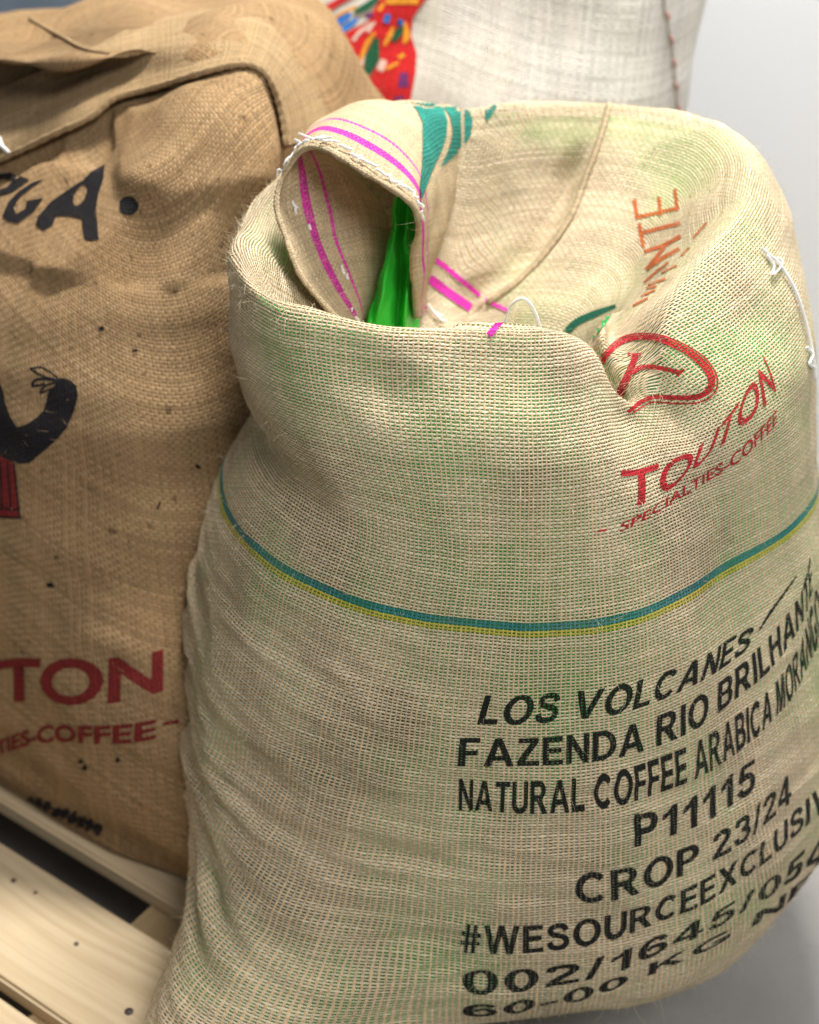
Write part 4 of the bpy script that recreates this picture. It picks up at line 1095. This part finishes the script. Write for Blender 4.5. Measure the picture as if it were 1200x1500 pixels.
sw = Surf(gw, True, 1.0)
dw = np.array([[0.007 * nz(*(p * 7)) + 0.004 * nz(*(p * 18 + 4)) for p in row] for row in gw]); dw[:10] *= np.linspace(0, 1, 10)[:, None]
gw = gw + sw.N * dw[..., None]; gw[..., 2] = np.maximum(gw[..., 2], 0.0012)
sw = Surf(gw, True, 1.3 / NW, v0row=0, smoothv=200); sw.build_bvh()
vts, fcs, uvs, _ = sw.mesh_arrays()
link_mesh('sack_cloth', vts, fcs, M['white_sack'], white, uvs)
S3 = lambda pts: [(380 + x / 3.75, y / 3.75) for x, y in pts]
def paint(poly, mat, k): decal_px('painted_mark', sw, [S3(poly)], M[mat], white, off=0.0012 + 0.0004 * k, step=8)
paint([(440, 200), (520, 160), (600, 120), (650, 20), (700, -60), (960, -60), (900, 20), (845, 100), (838, 200), (868, 290), (862, 400), (832, 560), (560, 600), (560, 470), (585, 400), (545, 310), (480, 255)], 'p_red', 0)
for a, w, c, k in (([(90, -20), (130, 40)], 22, 'p_red', 0), ([(150, -40), (220, 40), (290, 75), (370, 50), (480, -10), (560, -40)], [22, 34, 40, 40, 34, 22], 'p_red', 0),
                ([(345, 165), (430, 125), (505, 80)], [30, 52, 30], 'p_blue', 1), ([(440, 178), (500, 140), (545, 105)], [24, 34, 20], 'p_blue', 2), ([(530, 70), (590, 40), (660, -10)], [26, 40, 30], 'p_green', 2),
                ([(300, 130), (345, 128)], 30, 'p_green', 1), ([(410, 110), (470, 70), (540, 40)], 16, 'p_yellow', 2), ([(700, 10), (790, 0), (880, 10)], [30, 50, 30], 'p_yellow', 1),
                ([(520, 225), (560, 175), (625, 130)], 20, 'p_pale', 1), ([(600, 300), (570, 345), (545, 380)], 24, 'p_pale', 1), ([(560, 330), (600, 235), (640, 180)], [18, 26, 12], 'p_yellow', 1),
                ([(690, 330), (665, 390)], 40, 'p_pale', 1), ([(800, 120), (815, 190), (800, 240)], [20, 40, 20], 'p_yellow', 1), ([(690, 250), (720, 200), (740, 150)], [14, 30, 16], 'p_yellow', 1),
                ([(590, 95), (630, 80)], 26, 'p_violet', 2), ([(700, 125), (715, 80)], 34, 'p_blue', 2), ([(770, 140), (790, 110)], 34, 'p_blue', 3), ([(740, 230), (770, 180), (792, 150)], [26, 46, 20], 'p_green', 2),
                ([(595, 410), (625, 320), (650, 210)], [40, 84, 30], 'p_green', 2), ([(800, 400), (795, 480)], [40, 60], 'p_violet', 1), ([(585, 560), (590, 480)], 44, 'p_green', 2), ([(700, 380), (770, 345)], 16, 'p_yellow', 1),
                ([(770, 320), (800, 300)], 22, 'p_yellow', 1), ([(640, 120), (600, 180)], 14, 'p_pale', 1), ([(745, 545), (800, 535)], 20, 'p_violet', 2), ([(660, 60), (690, 20)], 18, 'p_yellow', 1)):
    paint(stroke(a, w), c, k)
# side seam with red stitches
sl = [sw.cast(x, y) for x, y in crom([(968, -30), (975, 20), (983, 70), (988, 120), (992, 165)], 30)]
sl = [sw.at(c[0], c[1], 0.001) for c in sl if c is not None]
if len(sl) > 5:
    rope('side_seam', sl, 0.0022, M['white_sack'], white)
    M['red_thread'] = plain_mat('red_cotton', (0.66, 0.34, 0.31), 0.8, 0.2, 300, 0.3)
    for k in range(2, len(sl) - 2, 5):
        p = sl[k] + np.array([0, -0.004, 0.002])
        thread_mesh('stitch', [p, p + np.array([0.002, 0, -0.004]), p + np.array([0.003, 0.001, -0.008])], 0.0012, white, M['red_thread'], twist=False)
